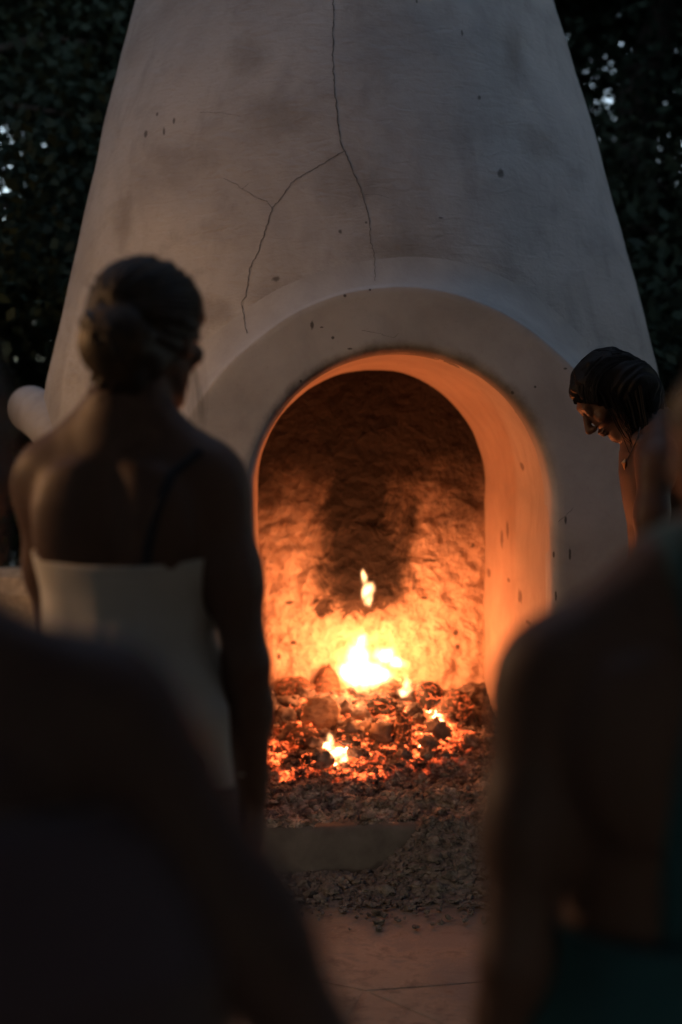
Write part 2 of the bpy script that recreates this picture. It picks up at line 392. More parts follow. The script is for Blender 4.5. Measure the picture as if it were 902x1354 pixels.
def hair_mat(name, lo, hi):
    m, nt, b = new_mat(name); co = coords(nt)
    n = noise_n(nt, vscale(nt, co, (1, .35, .35)), 120, 3, .6, .6); n2 = noise_n(nt, co, 14, 3)
    c = ramp(nt, math_n(nt, 'ADD', math_n(nt, 'MULTIPLY', n, .7), math_n(nt, 'MULTIPLY', n2, .3)), [(.35, lo), (.65, hi)])
    L(nt, c, b.inputs['Base Color']); b.inputs['Roughness'].default_value = .55; b.inputs['Specular IOR Level'].default_value = .3
    bump(nt, b, n, .45, .004); return m
def cloth_mat(name, col):
    m, nt, b = new_mat(name); co = coords(nt)
    w = noise_n(nt, vscale(nt, co, (1, 1, 1)), 300, 2, .5); n = noise_n(nt, co, 9, 4)
    c = ramp(nt, n, [(.3, tuple(x*.9 for x in col)), (.7, col)]); L(nt, c, b.inputs['Base Color'])
    b.inputs['Roughness'].default_value = .92; b.inputs['Sheen Weight'].default_value = .15
    bump(nt, b, math_n(nt, 'ADD', n, math_n(nt, 'MULTIPLY', w, .15)), .4, .006); return m
def leaf_mat(name, lo, hi):
    m, nt, b = new_mat(name); co = coords(nt); n = noise_n(nt, co, .9, 3); n2 = noise_n(nt, co, 9, 2)
    c = ramp(nt, math_n(nt, 'ADD', math_n(nt, 'MULTIPLY', n, .6), math_n(nt, 'MULTIPLY', n2, .4)), [(.35, lo), (.65, hi)])
    L(nt, c, b.inputs['Base Color']); b.inputs['Roughness'].default_value = .65; b.inputs['Specular IOR Level'].default_value = .15; return m
def ground_mat(name, k=1.0):
    m, nt, b = new_mat(name); co = coords(nt)
    n1 = noise_n(nt, co, 2.2, 6, .62, .5); n2 = noise_n(nt, co, 14, 6, .62, .3); n3 = noise_n(nt, co, 90, 4, .6)
    c = ramp(nt, n1, [(.3, (.12*k, .095*k, .072*k)), (.7, (.24*k, .19*k, .145*k))])
    c = mix(nt, mapr(nt, n2, .48, .68, 0, .65), c, (.08*k, .062*k, .048*k))
    c = mix(nt, mapr(nt, n3, .58, .72, 0, .4), c, (.30*k, .25*k, .20*k))
    ash = spots(nt, co, [(.33, 3.95, 0, .34, .42, .3), (.05, 4.05, 0, .6, .16, .3), (.30, 3.45, 0, .10, .16, .3)], math_n(nt, 'MULTIPLY', math_n(nt, 'SUBTRACT', n2, .5), 3.2))
    c = mix(nt, math_n(nt, 'MULTIPLY', ash, .6), c, (.10, .092, .088))
    L(nt, c, b.inputs['Base Color']); b.inputs['Roughness'].default_value = .93
    bump(nt, b, math_n(nt, 'ADD', n2, math_n(nt, 'MULTIPLY', n3, .4)), .55, .015); return m

# hot spots of the fire bed, in world metres
def bed_h(u, v):
    h = .165 + .20*min(max(v, 0), 1.1)**1.15
    h += .055*math.exp(-((u-.0)/.22)**2-((v-.72)/.25)**2)
    h += .030*nz((u*1.0, v*1.0, 3.1), 7, 4) + .011*nz((u, v, 7.7), 26, 2)
    return h - .03*min(1, max(0, (.06-v)/.06))
def bed_at(px, py):
    d = ray(px, py)
    for k in range(400):
        p = Vector((0, 0, CAMZ))+d*(4.15+k*.004); q = p-Vector((FX, FY, 0)); u, v = q.dot(UD), q.dot(VD)
        if p.z <= bed_h(u, v): return p, u, v
    return p, u, v
HOT = []; WARM = []
for (px, py, w, h, ) in [(440, 990, 15, 20), (425, 975, 10, 8), (460, 1003, 16, 7), (567, 945, 24, 13), (585, 935, 18, 8), (500, 905, 46, 16), (445, 935, 9, 14), (402, 910, 13, 5), (398, 928, 10, 6), (543, 940, 12, 9), (560, 985, 16, 6), (480, 950, 13, 7), (432, 902, 14, 5), (470, 1000, 10, 8)]:
    p, u, v = bed_at(px, py); s = p.y/FPX; HOT.append((p.x, p.y, p.z, w*s, h*s*2.2, .12))
for (px, py, w, h) in [(500, 945, 95, 38), (520, 985, 85, 26), (400, 950, 40, 40), (395, 1023, 30, 5), (500, 1035, 7, 5), (470, 1020, 60, 14), (580, 970, 50, 28), (365, 1000, 20, 25), (377, 1030, 8, 6)]:
    p, u, v = bed_at(px, py); s = p.y/FPX; WARM.append((p.x, p.y, p.z, w*s, h*s*2.6, .2))

M = dict(plaster=plaster_mat(), surround=surround_mat(), vault=vault_mat(), back=backwall_mat(), ember=ember_mat(),
         crack=simple_mat('dark plaster crack', (.10, .09, .083), .95, .2, 60, 0), ledge=simple_mat('grey hearth stone', (.052, .048, .047), .85, .3, 14, .5, .01),
         char=char_mat('charred wood', (.012, .010, .009), (.06, .048, .04), .9), ashlog=char_mat('ash-coated log', (.16, .125, .09), (.38, .30, .22), 0),
         brownlog=char_mat('scorched log', (.05, .032, .022), (.16, .10, .065), .5),
         rubble=simple_mat('grey ash rubble', (.08, .072, .068), .95, .65, 30, .6, .01),
         ground=ground_mat('dusty earth', .85), stone=ground_mat('dusty flagstone', .9),
         bark=simple_mat('bark', (.055, .042, .034), .95, .4, 16, .8, .02), leafA=leaf_mat('dark leaves', (.014, .024, .017), (.036, .056, .034)),
         leafB=leaf_mat('olive leaves', (.018, .026, .016), (.042, .056, .032)),
         white=cloth_mat('white cotton', (.46, .445, .42)), teal=cloth_mat('teal cloth', (.007, .062, .08)), dark=cloth_mat('dark plum cloth', (.045, .03, .04)), grey=cloth_mat('dark grey cloth', (.03, .03, .035)),
         strap=cloth_mat('black strap', (.012, .014, .022)), gold=simple_mat('gold', (.75, .45, .2), .35, .1, 30, 0, 0, 1),
         metal=simple_mat('black iron', (.03, .03, .03), .5, .2, 40, .2, .002), wood=simple_mat('weathered post wood', (.13, .085, .055), .9, .4, 18, .5, .01))

# ------------------------------------------------------------------ ground
gs = MB(); gs.add([(-150, -150, 0), (150, -150, 0), (150, 150, 0), (-150, 150, 0)], [(0, 1, 2, 3)])
ground = tag(link('ground', gs.mesh('ground'), M['ground']), kind='structure')
xs = [-3.2, -2.5, -1.8, -1.2, -.62, 0, .58, 1.2, 1.9, 2.6]; ys = [-2.6, -1.9, -1.25, -.62, 0, .55, 1.2, 1.9, 2.5]
Rj = Matrix.Rotation(math.radians(-36), 3, 'Z')
P = {}
for i, x in enumerate(xs):
    for j, y in enumerate(ys):
        jx, jy = (0, 0) if (i, j) == (5, 4) else (random.uniform(-.17, .17), random.uniform(-.15, .15))
        P[i, j] = Vector((.06, 3.36, 0)) + Rj @ Vector((x+jx+.25*(j % 2)*(j != 4), y+jy, 0))
for i in range(len(xs)-1):
    for j in range(len(ys)-1):
        q = [P[i, j], P[i+1, j], P[i+1, j+1], P[i, j+1]]; c = sum(q, Vector())/4; mb = MB(); n = []
        if c.y > 4.6: continue
        for a in range(4):                                     # rough edges
            A, B = q[a], q[(a+1) % 4]
            for t in range(5):
                p = A.lerp(B, t/5); p = p+(c-p).normalized()*(.004+.007*random.random()); n.append(p)
        k = len(n); top = .0012+.0015*random.random(); tz = (random.uniform(-.004, .004), random.uniform(-.004, .004))
        V = [(p.x, p.y, -.01) for p in n]
        V += [(p.x, p.y, top-.0008) for p in n]
        V += [(*(p+(c-p).normalized()*.010).xy, top+tz[0]*(p.x-c.x)+tz[1]*(p.y-c.y)) for p in n] + [(c.x, c.y, top+.002)]
        Fq = [(a, (a+1) % k, k+(a+1) % k, k+a) for a in range(k)] + [(k+a, k+(a+1) % k, 2*k+(a+1) % k, 2*k+a) for a in range(k)] + [(2*k+a, 2*k+(a+1) % k, 3*k) for a in range(k)]
        mb.add(V, Fq); link('flagstone', mb.mesh('flagstone', False), M['stone'], ground)

# ------------------------------------------------------------------ fireplace
fire = tag(empty('outdoor_fireplace', (FX, FY, 0)), 'tall conical grey plaster outdoor fireplace with a cracked chimney and glowing arched opening', 'fireplace')
bpy.context.view_layer.update()
def fpart(name, me, mat):
    o = link(name, me, mat, fire); o.matrix_parent_inverse = Matrix.Translation((-FX, -FY, 0)); return o
def arch_dist(u, z):
    return math.hypot(u, z-SPR)-HW if z > SPR else abs(u)-HW
# chimney (with a hole behind the arch surround)
nth = 360; zz = np.concatenate([np.linspace(-.05, 3.3, 190), np.linspace(3.35, 5.6, 40)])
V = [cone_pt(2*math.pi*i/nth, z) for z in zz for i in range(nth)]
F = grid_faces(nth, len(zz), True); keep = []
for f in F:
    c = (V[f[0]]+V[f[1]]+V[f[2]]+V[f[3]])/4; q = c-Vector((FX, FY, 0))
    if c.y < CY and arch_dist(q.dot(UD), c.z) < .20 and q.dot(VD) < .8: continue
    keep.append(f)
fpart('chimney', mesh_np('chimney', V, keep), M['plaster'])
# arch surround: face, outer edge and the coved plaster that runs into the chimney
path = [(-HW, z, -1, 0) for z in np.linspace(0, SPR, 40, endpoint=False)]
path += [(-HW*math.cos(a), SPR+HW*math.sin(a), -math.cos(a), math.sin(a)) for a in np.linspace(0, math.pi, 110)]
path += [(HW, z, 1, 0) for z in np.linspace(SPR, 0, 41)[1:]]
prof = [('in', 0, .10), ('in', 0, .035), ('in', .004, .018), ('in', .012, .006), ('in', .024, 0)] + [('in', s, 0) for s in np.linspace(.045, .195, 9)] + [('in', .2, .002), ('in', .204, .009)]
fil = list(np.linspace(0, 1, 18)[1:])
Wd = .16
def bt(z): t = min(1, max(0, (z-.7)/1.1)); return .10*t*t*(3-2*t)
rows = []
for (u, z, nu, nv) in path:
    wide = 1+.55*min(1, max(0, (1.55-z)/.5))*(1-max(0, nv))
    r = []
    wob = .004*nz((u*3, z*3, 0), 2, 2)
    for (_, s, y) in prof:
        s2 = s*(1+wob*6)*wide if s > .1 else s
        p = F3(u+nu*s2, y+bt(z+nv*s2), z+nv*s2); p += VD*(.004*nz(p, 3.5, 2)); r.append(p)
    e = r[-1]; ec = cone_front(e.x, e.z); off = min(e.y-ec, 0)
    for t in fil:
        s = .204*wide*(1+wob*6)+Wd*t; p = F3(u+nu*s, 0, z+nv*s); y = cone_front(p.x, p.z)
        r.append(Vector((p.x, y+off*(1-t)**3.2+.003*t, p.z)))
    rows.append(r)
nu_ = len(rows[0]); fpart('arch_surround', mesh_np('arch_surround', [p for r in rows for p in r], grid_faces(nu_, len(rows))[:, ::-1]), M['surround'])
# firebox vault
rows = []
vs = list(np.linspace(.03, 1.14, 34))
for v in vs:
    t = v/1.1; hw = HW+(.423-HW)*t; sp = SPR+(.015)*t; r = []
    pp = [(-hw, z, -1, 0) for z in np.linspace(0, sp, 30, endpoint=False)] + [(-hw*math.cos(a), sp+hw*math.sin(a), -math.cos(a), math.sin(a)) for a in np.linspace(0, math.pi, 64)] + [(hw, z, 1, 0) for z in np.linspace(sp, 0, 31)[1:]]
    for (u, z, a, b_) in pp:
        d = .007*nz((u*2, v*2, z*2), 1.6, 3)*(min(1, v/.12)) + .002
        r.append(F3(u+a*d, max(v, bt(z)+.03+(v-.03)*.05), z+b_*d))
    rows.append(r)
fpart('firebox_vault', mesh_np('firebox_vault', [p for r in rows for p in r], grid_faces(len(rows[0]), len(rows))), M['vault'])
nx_, nz_ = 150, 240; V = []
for z in np.linspace(0, 1.72, nz_):
    for u in np.linspace(-.52, .52, nx_):
        low = 1-min(1, max(0, (z-.75)/.5))
        p = Vector((u, z, 0)); d = .004*nz((u, 0, z), 4, 3) + (.006+.011*low)*nz((u+4, 1, z), 13, 4) + .004*abs(nz((u, 5, z), 30, 2))
        V.append(F3(u, 1.1+d+.03*(1-abs(u)/.52)*0, z))
fpart('firebox_wall', mesh_np('firebox_wall', V, grid_faces(nx_, nz_)), M['back'])
# hearth ledge
mb = MB(); n = 40; prof = [(.02, 0), (.02, .150), (.026, .162), (.04, .168), (.40, .168), (.40, 0)]
V = []
for i in range(n):
    u = -.447+.894*i/(n-1)
    for (v, z) in prof: V.append(F3(u, v+.006*nz((u*4, z*4, 1), 1.5, 3), z+(.004*nz((u*3, v, 4), 2, 3) if z > .1 else 0)))
fpart('hearth_ledge', mesh_np('hearth_ledge', V, [(i*6+k, (i+1)*6+k, (i+1)*6+k+1, i*6+k+1) for i in range(n-1) for k in range(5)]), M['ledge'])
# rounded plaster arm that wraps the left flank
pts = [at(36, 540, 5.75), at(40, 541, 5.60), at(48, 545, 5.42), at(64, 556, 5.2), at(90, 580, 4.98), at(125, 625, 4.82), at(165, 690, 4.72), at(205, 780, 4.66)]
sm = []
for i in range(len(pts)-1):
    a, b_ = pts[i], pts[i+1]; p0 = pts[max(i-1, 0)]; p3 = pts[min(i+2, len(pts)-1)]
    for t in np.linspace(0, 1, 7, endpoint=False):
        sm.append(.5*((2*a)+(b_-p0)*t+(2*p0-5*a+4*b_-p3)*t*t+(3*a-p0-3*b_+p3)*t**3))
sm.append(pts[-1]); rad = []
for i in range(len(sm)): rad.append(.093*math.sqrt(max(0.02, 1-max(0, 1-i/9)**2))+.006*nz(sm[i], 5, 2))
mb = MB(); mb.tube(sm, rad, 28); fpart('plaster_arm', mb.mesh('plaster_arm'), M['plaster'])
bpy.context.view_layer.update()
FB = [BVHTree.FromPolygons([tuple(o.matrix_world @ v.co) for v in o.data.vertices], [tuple(p.vertices) for p in o.data.polygons]) for o in fire.children if o.name in ('chimney', 'arch_surround')]
def face_hit(px, py):
    d = ray(px, py); best = None
    for b_ in FB:
        h = b_.ray_cast(Vector((0, 0, CAMZ)), d.normalized())
        if h[0] is not None and (best is None or h[3] < best[1]): best = (h[0], h[3])
    return best[0]
# cracks: thin jagged dark ribbons lying in the plaster face
def crack(pix, w0, w1, hit=face_hit):
    pts = []
    for i in range(len(pix)-1):
        (x0, y0), (x1, y1) = pix[i], pix[i+1]; n = max(2, int(math.hypot(x1-x0, y1-y0)/3.5))
        for k in range(n):
            t = k/n; j = 1.1 if 0 < k else 0
            pts.append((x0+(x1-x0)*t+random.uniform(-j, j), y0+(y1-y0)*t+random.uniform(-j, j)*.5))
    pts.append(pix[-1]); P3 = [hit(*p) for p in pts]; V = []; F = []
    for i, p in enumerate(P3):
        t = i/(len(P3)-1); w = .52*(w0+(w1-w0)*t)*random.uniform(.6, 1.3)
        d = (P3[min(i+1, len(P3)-1)]-P3[max(i-1, 0)]).normalized(); nrm = Vector((p.x-CX, p.y-CY, .25)).normalized(); s = d.cross(nrm).normalized()
        p2 = p+nrm*.0018; V += [p2-s*w/2, p2+s*w/2]
        if i: F.append((2*i-2, 2*i-1, 2*i+1, 2*i))
    fpart('crack', mesh_np('crack', V, F), M['crack'])
crack([(440, -30), (441, 30), (440, 80), (443, 125), (448, 170), (451, 190), (457, 201)], .0055, .0065)
crack([(455, 200), (436, 211), (425, 218), (400, 232), (385, 242), (372, 262), (360, 275)], .0045, .0045)
crack([(360, 275), (352, 303), (344, 325), (343, 332), (330, 355), (329, 370), (326, 392), (319, 402), (323, 420), (327, 441)], .006, .004)
crack([(457, 201), (465, 222), (476, 247), (482, 268), (489, 293), (490, 318), (495, 335), (496, 372)], .0055, .0025)
crack([(360, 275), (353, 266), (340, 262), (328, 254), (320, 250), (312, 243), (296, 236)], .0035, .0018)
crack([(320, 250), (329, 243)], .0025, .0015)
crack([(482, 258), (497, 257), (515, 262)], .0022, .0012)
crack([(265, 149), (290, 149), (320, 154)], .0022, .0012)
crack([(478, 437), (500, 441), (521, 447), (527, 441)], .0022, .0014)
crack([(738, 690), (748, 682), (757, 672)], .003, .0015)

# ------------------------------------------------------------------ rock and coal meshes
def ico(sub=1):
    t = (1+5**.5)/2
    V = [(-1, t, 0), (1, t, 0), (-1, -t, 0), (1, -t, 0), (0, -1, t), (0, 1, t), (0, -1, -t), (0, 1, -t), (t, 0, -1), (t, 0, 1), (-t, 0, -1), (-t, 0, 1)]
    F = [(0, 11, 5), (0, 5, 1), (0, 1, 7), (0, 7, 10), (0, 10, 11), (1, 5, 9), (5, 11, 4), (11, 10, 2), (10, 7, 6), (7, 1, 8), (3, 9, 4), (3, 4, 2), (3, 2, 6), (3, 6, 8), (3, 8, 9), (4, 9, 5), (2, 4, 11), (6, 2, 10), (8, 6, 7), (9, 8, 1)]
    V = [Vector(v).normalized() for v in V]
    for _ in range(sub):
        F2 = []; cache = {}
        def mid(a, b):
            k = (min(a, b), max(a, b))
            if k not in cache: V.append(((V[a]+V[b])/2).normalized()); cache[k] = len(V)-1
            return cache[k]
        for a, b, c in F:
            x, y, z = mid(a, b), mid(b, c), mid(c, a); F2 += [(a, x, z), (b, y, x), (c, z, y), (x, y, z)]
        F = F2
    return np.array([tuple(v) for v in V]), np.array(F)
I0, I1, I2, I3 = ico(0), ico(1), ico(2), ico(3)
def rocks(name, pos, size, base=I1, flat=.75):
    BV, BF = base; n = len(pos); pos = np.asarray(pos); size = np.asarray(size)
    D = 1+.28*rng.standard_normal((n, len(BV), 1)).clip(-1.6, 1.6)*(.8 if len(BV) > 12 else 1)
    sc = np.stack([rng.uniform(.7, 1.35, n), rng.uniform(.7, 1.35, n), rng.uniform(.45, 1.0, n)*flat/.75], 1)[:, None, :]
    A = rng.uniform(0, 2*np.pi, n); ca, sa = np.cos(A), np.sin(A); P = BV[None]*D*sc*size[:, None, None]
    tl = rng.uniform(-.7, .7, n); ct, st = np.cos(tl)[:, None], np.sin(tl)[:, None]
    y, z = P[..., 1]*ct-P[..., 2]*st, P[..., 1]*st+P[..., 2]*ct; x = P[..., 0]
    X = x*ca[:, None]-y*sa[:, None]; Y = x*sa[:, None]+y*ca[:, None]
    P = np.stack([X, Y, z], 2)+pos[:, None, :]
    F = (BF[None]+np.arange(n)[:, None, None]*len(BV)).reshape(-1, 3)
    return mesh_np(name, P.reshape(-1, 3), F, False)
def lump(name, size, seed, base=I3, rough=.28, cut=0.0, facets=7):
    """a chunk of burnt wood: an ellipsoid broken by flat faces, then roughened"""
    r2 = random.Random(seed); V = []
    planes = [(Vector((r2.gauss(0, 1), r2.gauss(0, 1), r2.gauss(0, .8))).normalized(), r2.uniform(.62, .88)) for _ in range(facets)]
    for v in base[0]:
        p = Vector(v)
        for n, d in planes:
            q = p.dot(n)
            if q > d: p = p-n*(q-d)
        p = p*(1+rough*.35*nz(p+Vector((seed, 0, 0)), 3.5, 3))
        V.append((p.x*size[0]/2/.85, p.y*size[1]/2/.85, p.z*size[2]/2/.85))
    return mesh_np(name, V, base[1], True)

# ------------------------------------------------------------------ ember bed
nu2, nv2 = 150, 170; V = []
for v in np.linspace(.03, 1.12, nv2):
    for u in np.linspace(-.46, .46, nu2): V.append(F3(u, v, bed_h(u, v)))
tag(link('ember_bed', mesh_np('ember_bed', V, grid_faces(nu2, nv2)), M['ember']), 'bed of red glowing embers and grey ash on the hearth floor', 'embers', kind='stuff')
n = 5200; u = rng.uniform(-.44, .44, n); v = .04+1.04*rng.uniform(0, 1, n)**1.15
pos = [F3(a, b, bed_h(a, b)+.002) for a, b in zip(u, v)]; size = np.abs(rng.normal(0, .0052, n))+.0035
tag(link('coal_crumbs', rocks('coal_crumbs', pos, size, I1), M['ember']), 'loose crumbs of ash and glowing charcoal over the hearth', 'embers', kind='stuff')
proto_coal = []
for k in range(6):
    proto_coal.append(lump('coal', (.040, .034, .028), 40+k, I2, 1.3, 0, 8))
for k in range(110):
    a, b = random.uniform(-.40, .40), random.uniform(.18, 1.04)
    sc = random.choice((.6, .8, 1.0, 1.3, 1.7, 2.3)) if b > .42 else random.uniform(.4, .8)
    o = link('coal', proto_coal[k % 6], None, None, F3(a, b, bed_h(a, b)+.006*sc)); o.rotation_euler = (random.uniform(-.5, .5), random.uniform(-.5, .5), random.uniform(0, 6.28)); o.scale = (sc,)*3
    if len(o.data.materials) == 0: o.data.materials.append(M['ember'])
    tag(o, 'small lump of charcoal among the red embers on the hearth', 'coal', 'charcoal lumps in the ember bed')
# the larger burnt chunks, each where it lies
def chunk(name, label, cat, px, py, w, h, mat, seed, depth=1.0, rough=.28, lift=0.0, rot=None, facets=7, back=0.0):
    p, uu, vv = bed_at(px, py+h*.30); s = p.y/FPX
    p = p+VD*back
    o = link(name, lump(name, (w*s, w*s*depth, h*s), seed, I3, rough, facets=facets), M[mat], None, (p.x, p.y, p.z+h*s*.25+lift))
    if rot: o.rotation_euler = rot
    tag(o, label, cat); return o
# pointed wedge of wood
p, uu, vv = bed_at(431, 915); s = p.y/FPX
mb = MB(); V = []; nseg = 14; prof = [(-26, .98), (-10, 1.0), (4, .92), (16, .66), (26, .36), (33, .10), (35, .02)]
for (hz, sc) in prof:
    for k in range(nseg):
        a = 2*math.pi*k/nseg; sq = 1/max(abs(math.cos(a)), abs(math.sin(a)))**.6; wx = 19*sc*sq*math.cos(a)+(hz+26)*.06; wy = 15*sc*sq*math.sin(a)
        j = 1+.12*nz((wx*.05, wy*.05, hz*.05), 3, 3)
        V.append((wx*s*j, wy*s*j, hz*s))
mb.add(V, [(j*nseg+k, j*nseg+(k+1) % nseg, (j+1)*nseg+(k+1) % nseg, (j+1)*nseg+k) for j in range(len(prof)-1) for k in range(nseg)]+[tuple((len(prof)-1)*nseg+k for k in range(nseg))])
tag(link('burnt_log', mb.mesh('burnt_log'), M['brownlog'], None, (p.x, p.y, p.z+.01)), 'pointed charred wedge of firewood at the left of the flames', 'firewood')
chunk('burnt_log', 'rounded ash coated log end on the left of the ember bed', 'firewood', 427, 944, 46, 44, 'ashlog', 3, .8, .55, facets=6)
chunk('burnt_log', 'dark flat charred piece above the brightest low ember', 'firewood', 461, 974, 40, 20, 'char', 5, 1.0, .3, rot=(0, .30, .2))
chunk('burnt_log', 'scorched log end standing in the white flame', 'firewood', 522, 884, 38, 32, 'ashlog', 8, .9, .12, lift=.02, facets=5)
chunk('burnt_log', 'charred chunk leaning just under the main flame', 'firewood', 512, 911, 40, 34, 'brownlog', 11, .9, .4)
chunk('burnt_log', 'black knobbly charcoal block in the centre of the embers', 'firewood', 502, 934, 46, 34, 'char', 13, .9, .5)
chunk('burnt_log', 'dark rounded charred block right of the small flame', 'firewood', 562, 921, 44, 38, 'char', 16, .9, .3)
chunk('burnt_log', 'reddish burnt block at the far right of the embers', 'firewood', 605, 933, 38, 40, 'brownlog', 19, .9, .3)
chunk('burnt_log', 'short upright charred stick between the right hand embers', 'firewood', 533, 962, 20, 58, 'brownlog', 22, 1.0, .4, facets=5)
chunk('burnt_log', 'brown scorched piece at the lower left of the ember bed', 'firewood', 404, 975, 42, 26, 'brownlog', 25, 1.0, .4)
chunk('burnt_log', 'low charred log against the firebox wall behind the pointed wedge', 'firewood', 392, 909, 46, 26, 'brownlog', 28, .7, .3)
chunk('burnt_log', 'small black chunk left of the ash coated log', 'firewood', 393, 942, 26, 28, 'char', 31, 1, .4)
chunk('burnt_log', 'small charred lump below the glowing front ember', 'firewood', 413, 1005, 30, 20, 'char', 33, 1, .4)

# ------------------------------------------------------------------ ash rubble spilled in front of the ledge
def spill_h(x, y):
    t = max(0, 1-(FY+.03-y)/.30) if y < FY+.03 else 1
    right = min(1, max(0, (x-.10)/.16)); left = math.exp(-((x-.0)/.10)**2)
    h = t**.8*(.034+.150*right*t+.028*left*(1-t)) + .014*nz((x, y, 0), 11, 4)*min(1, t*4)
    return h-.008
nx3, ny3 = 180, 80; V = [(x, y, spill_h(x, y)) for y in np.linspace(FY-.32, FY+.10, ny3) for x in np.linspace(-.40, .70, nx3)]
tag(link('ash_spill', mesh_np('ash_spill', V, grid_faces(nx3, ny3)), M['rubble']), 'grey ash spilled over the hearth ledge onto the ground', 'ash', kind='stuff')
n = 5200; x = rng.uniform(-.38, .66, n); y = FY+.05-np.abs(rng.normal(0, .14, n)); pos = []
for a, b in zip(x, y): pos.append((a, b, max(spill_h(a, b), .012 if b < 4.0 else 0)+.001))
tag(link('ash_crumbs', rocks('ash_crumbs', pos, np.abs(rng.normal(0, .0045, n))+.003, I1), M['rubble']), 'loose crumbs of grey ash and cinder before the hearth', 'ash', kind='stuff')
pc = [lump('cinder', (.05, .04, .032), 70+k, I2, 1.3, 0, 8) for k in range(5)]
for k in range(46):
    a, b = random.uniform(-.2, .6), FY-.02-abs(random.gauss(0, .10)); sc = random.uniform(.4, 1.0)
    o = link('cinder', pc[k % 5], None, None, (a, b, max(spill_h(a, b), 0)+.006)); o.rotation_euler = (random.uniform(-.6, .6), random.uniform(-.6, .6), random.uniform(0, 6.28)); o.scale = (sc,)*3
    if len(o.data.materials) == 0: o.data.materials.append(M['rubble'])
    tag(o, 'grey cinder lump in the ash spilled below the hearth ledge', 'cinder', 'cinders in the spilled ash')

# ------------------------------------------------------------------ flames and the light they give
FLAME = 145.0
def flame_mat(blobs):
    """glowing gas: soft ellipsoids (object space), torn by noise"""
    m = bpy.data.materials.new('flame'); m.use_nodes = True; nt = m.node_tree
    for n_ in list(nt.nodes): nt.nodes.remove(n_)
    out = N(nt, 'ShaderNodeOutputMaterial'); e = N(nt, 'ShaderNodeEmission'); co = coords(nt)
    w = N(nt, 'ShaderNodeTexNoise'); L(nt, vscale(nt, co, (1, 1, .5)), w.inputs['Vector']); w.inputs['Scale'].default_value = 17; w.inputs['Detail'].default_value = 3
    a = N(nt, 'ShaderNodeVectorMath'); a.operation = 'SUBTRACT'; L(nt, w.outputs['Color'], a.inputs[0]); a.inputs[1].default_value = (.5, .5, .5)
    b = N(nt, 'ShaderNodeVectorMath'); b.operation = 'MULTIPLY_ADD'; L(nt, a.outputs[0], b.inputs[0]); b.inputs[1].default_value = (.075, .075, .06); L(nt, co, b.inputs[2])
    k = spots(nt, b.outputs[0], blobs, None, (1.0, .15))
    n_ = noise_n(nt, vscale(nt, co, (1, 1, .4)), 30, 2, .6)
    g = math_n(nt, 'MULTIPLY', math_n(nt, 'POWER', k, 1.6), mapr(nt, n_, .3, .6, .35, 1))
    e.inputs[0].default_value = (1, .45, .18, 1)
    L(nt, math_n(nt, 'MULTIPLY', g, FLAME), e.inputs[1]); L(nt, e.outputs[0], out.inputs['Volume'])
    m.cycles.volume_step_rate = .5 if hasattr(m.cycles, 'volume_step_rate') else 1
    return m
def flame(label, px, py, Y, blobs):
    """blobs: (dx px, up px, half width px, half height px)"""
    s = Y/FPX; c = at(px, py, Y); B = [(x*s, 0, z*s, w*s, w*s*.8, h*s) for x, z, w, h in blobs]
    v = Vol((min(b[0]-b[3] for b in B)-.05, -max(b[4] for b in B)-.05, min(b[2]-b[5] for b in B)-.05), (max(b[0]+b[3] for b in B)+.05, max(b[4] for b in B)+.05, max(b[2]+b[5] for b in B)+.06), .006)
    for x, y, z, a, b_, h in B: v.ell((x, y, z), (a*1.22+.006, b_*1.22+.006, h*1.15+.006), None, .02)
    return tag(link('flame', v.mesh('flame'), flame_mat(B), None, c), label, 'flame')
flame('large white hot flame rising from the middle of the embers', 485, 895, 4.98, [(-2, 4, 40, 24), (-12, 24, 24, 30), (-8, 44, 13, 22), (24, 30, 22, 16), (-30, 8, 14, 18), (20, 2, 24, 16), (44, 20, 16, 12)])
flame('detached tongue of flame hovering above the fire', 485, 778, 5.02, [(1, -2, 11, 17), (-5, 12, 8, 16), (5, -14, 6, 12)])
flame('small flame between the two dark charred blocks', 537, 910, 4.86, [(-2, -6, 12, 8), (0, 6, 7, 18)])
flame('flat yellow flame at the front of the embers', 441, 990, 4.62, [(-6, 8, 10, 14), (4, -6, 15, 9), (14, -14, 9, 6)])
def firelight(px, py, Y, watts, r, col=(1, .245, .072)):
    l = bpy.data.lights.new('firelight', 'POINT'); l.energy = watts; l.shadow_soft_size = r; l.color = col
    o = bpy.data.objects.new('firelight', l); COL.objects.link(o); o.location = at(px, py, Y); return o
firelight(478, 882, 5.10, 4.4, .06)
firelight(530, 895, 5.10, 3.3, .06)
firelight(490, 850, 4.98, 1.5, .08)
firelight(480, 955, 4.78, .9, .10, (1, .22, .05))
firelight(445, 985, 4.62, .22, .04)

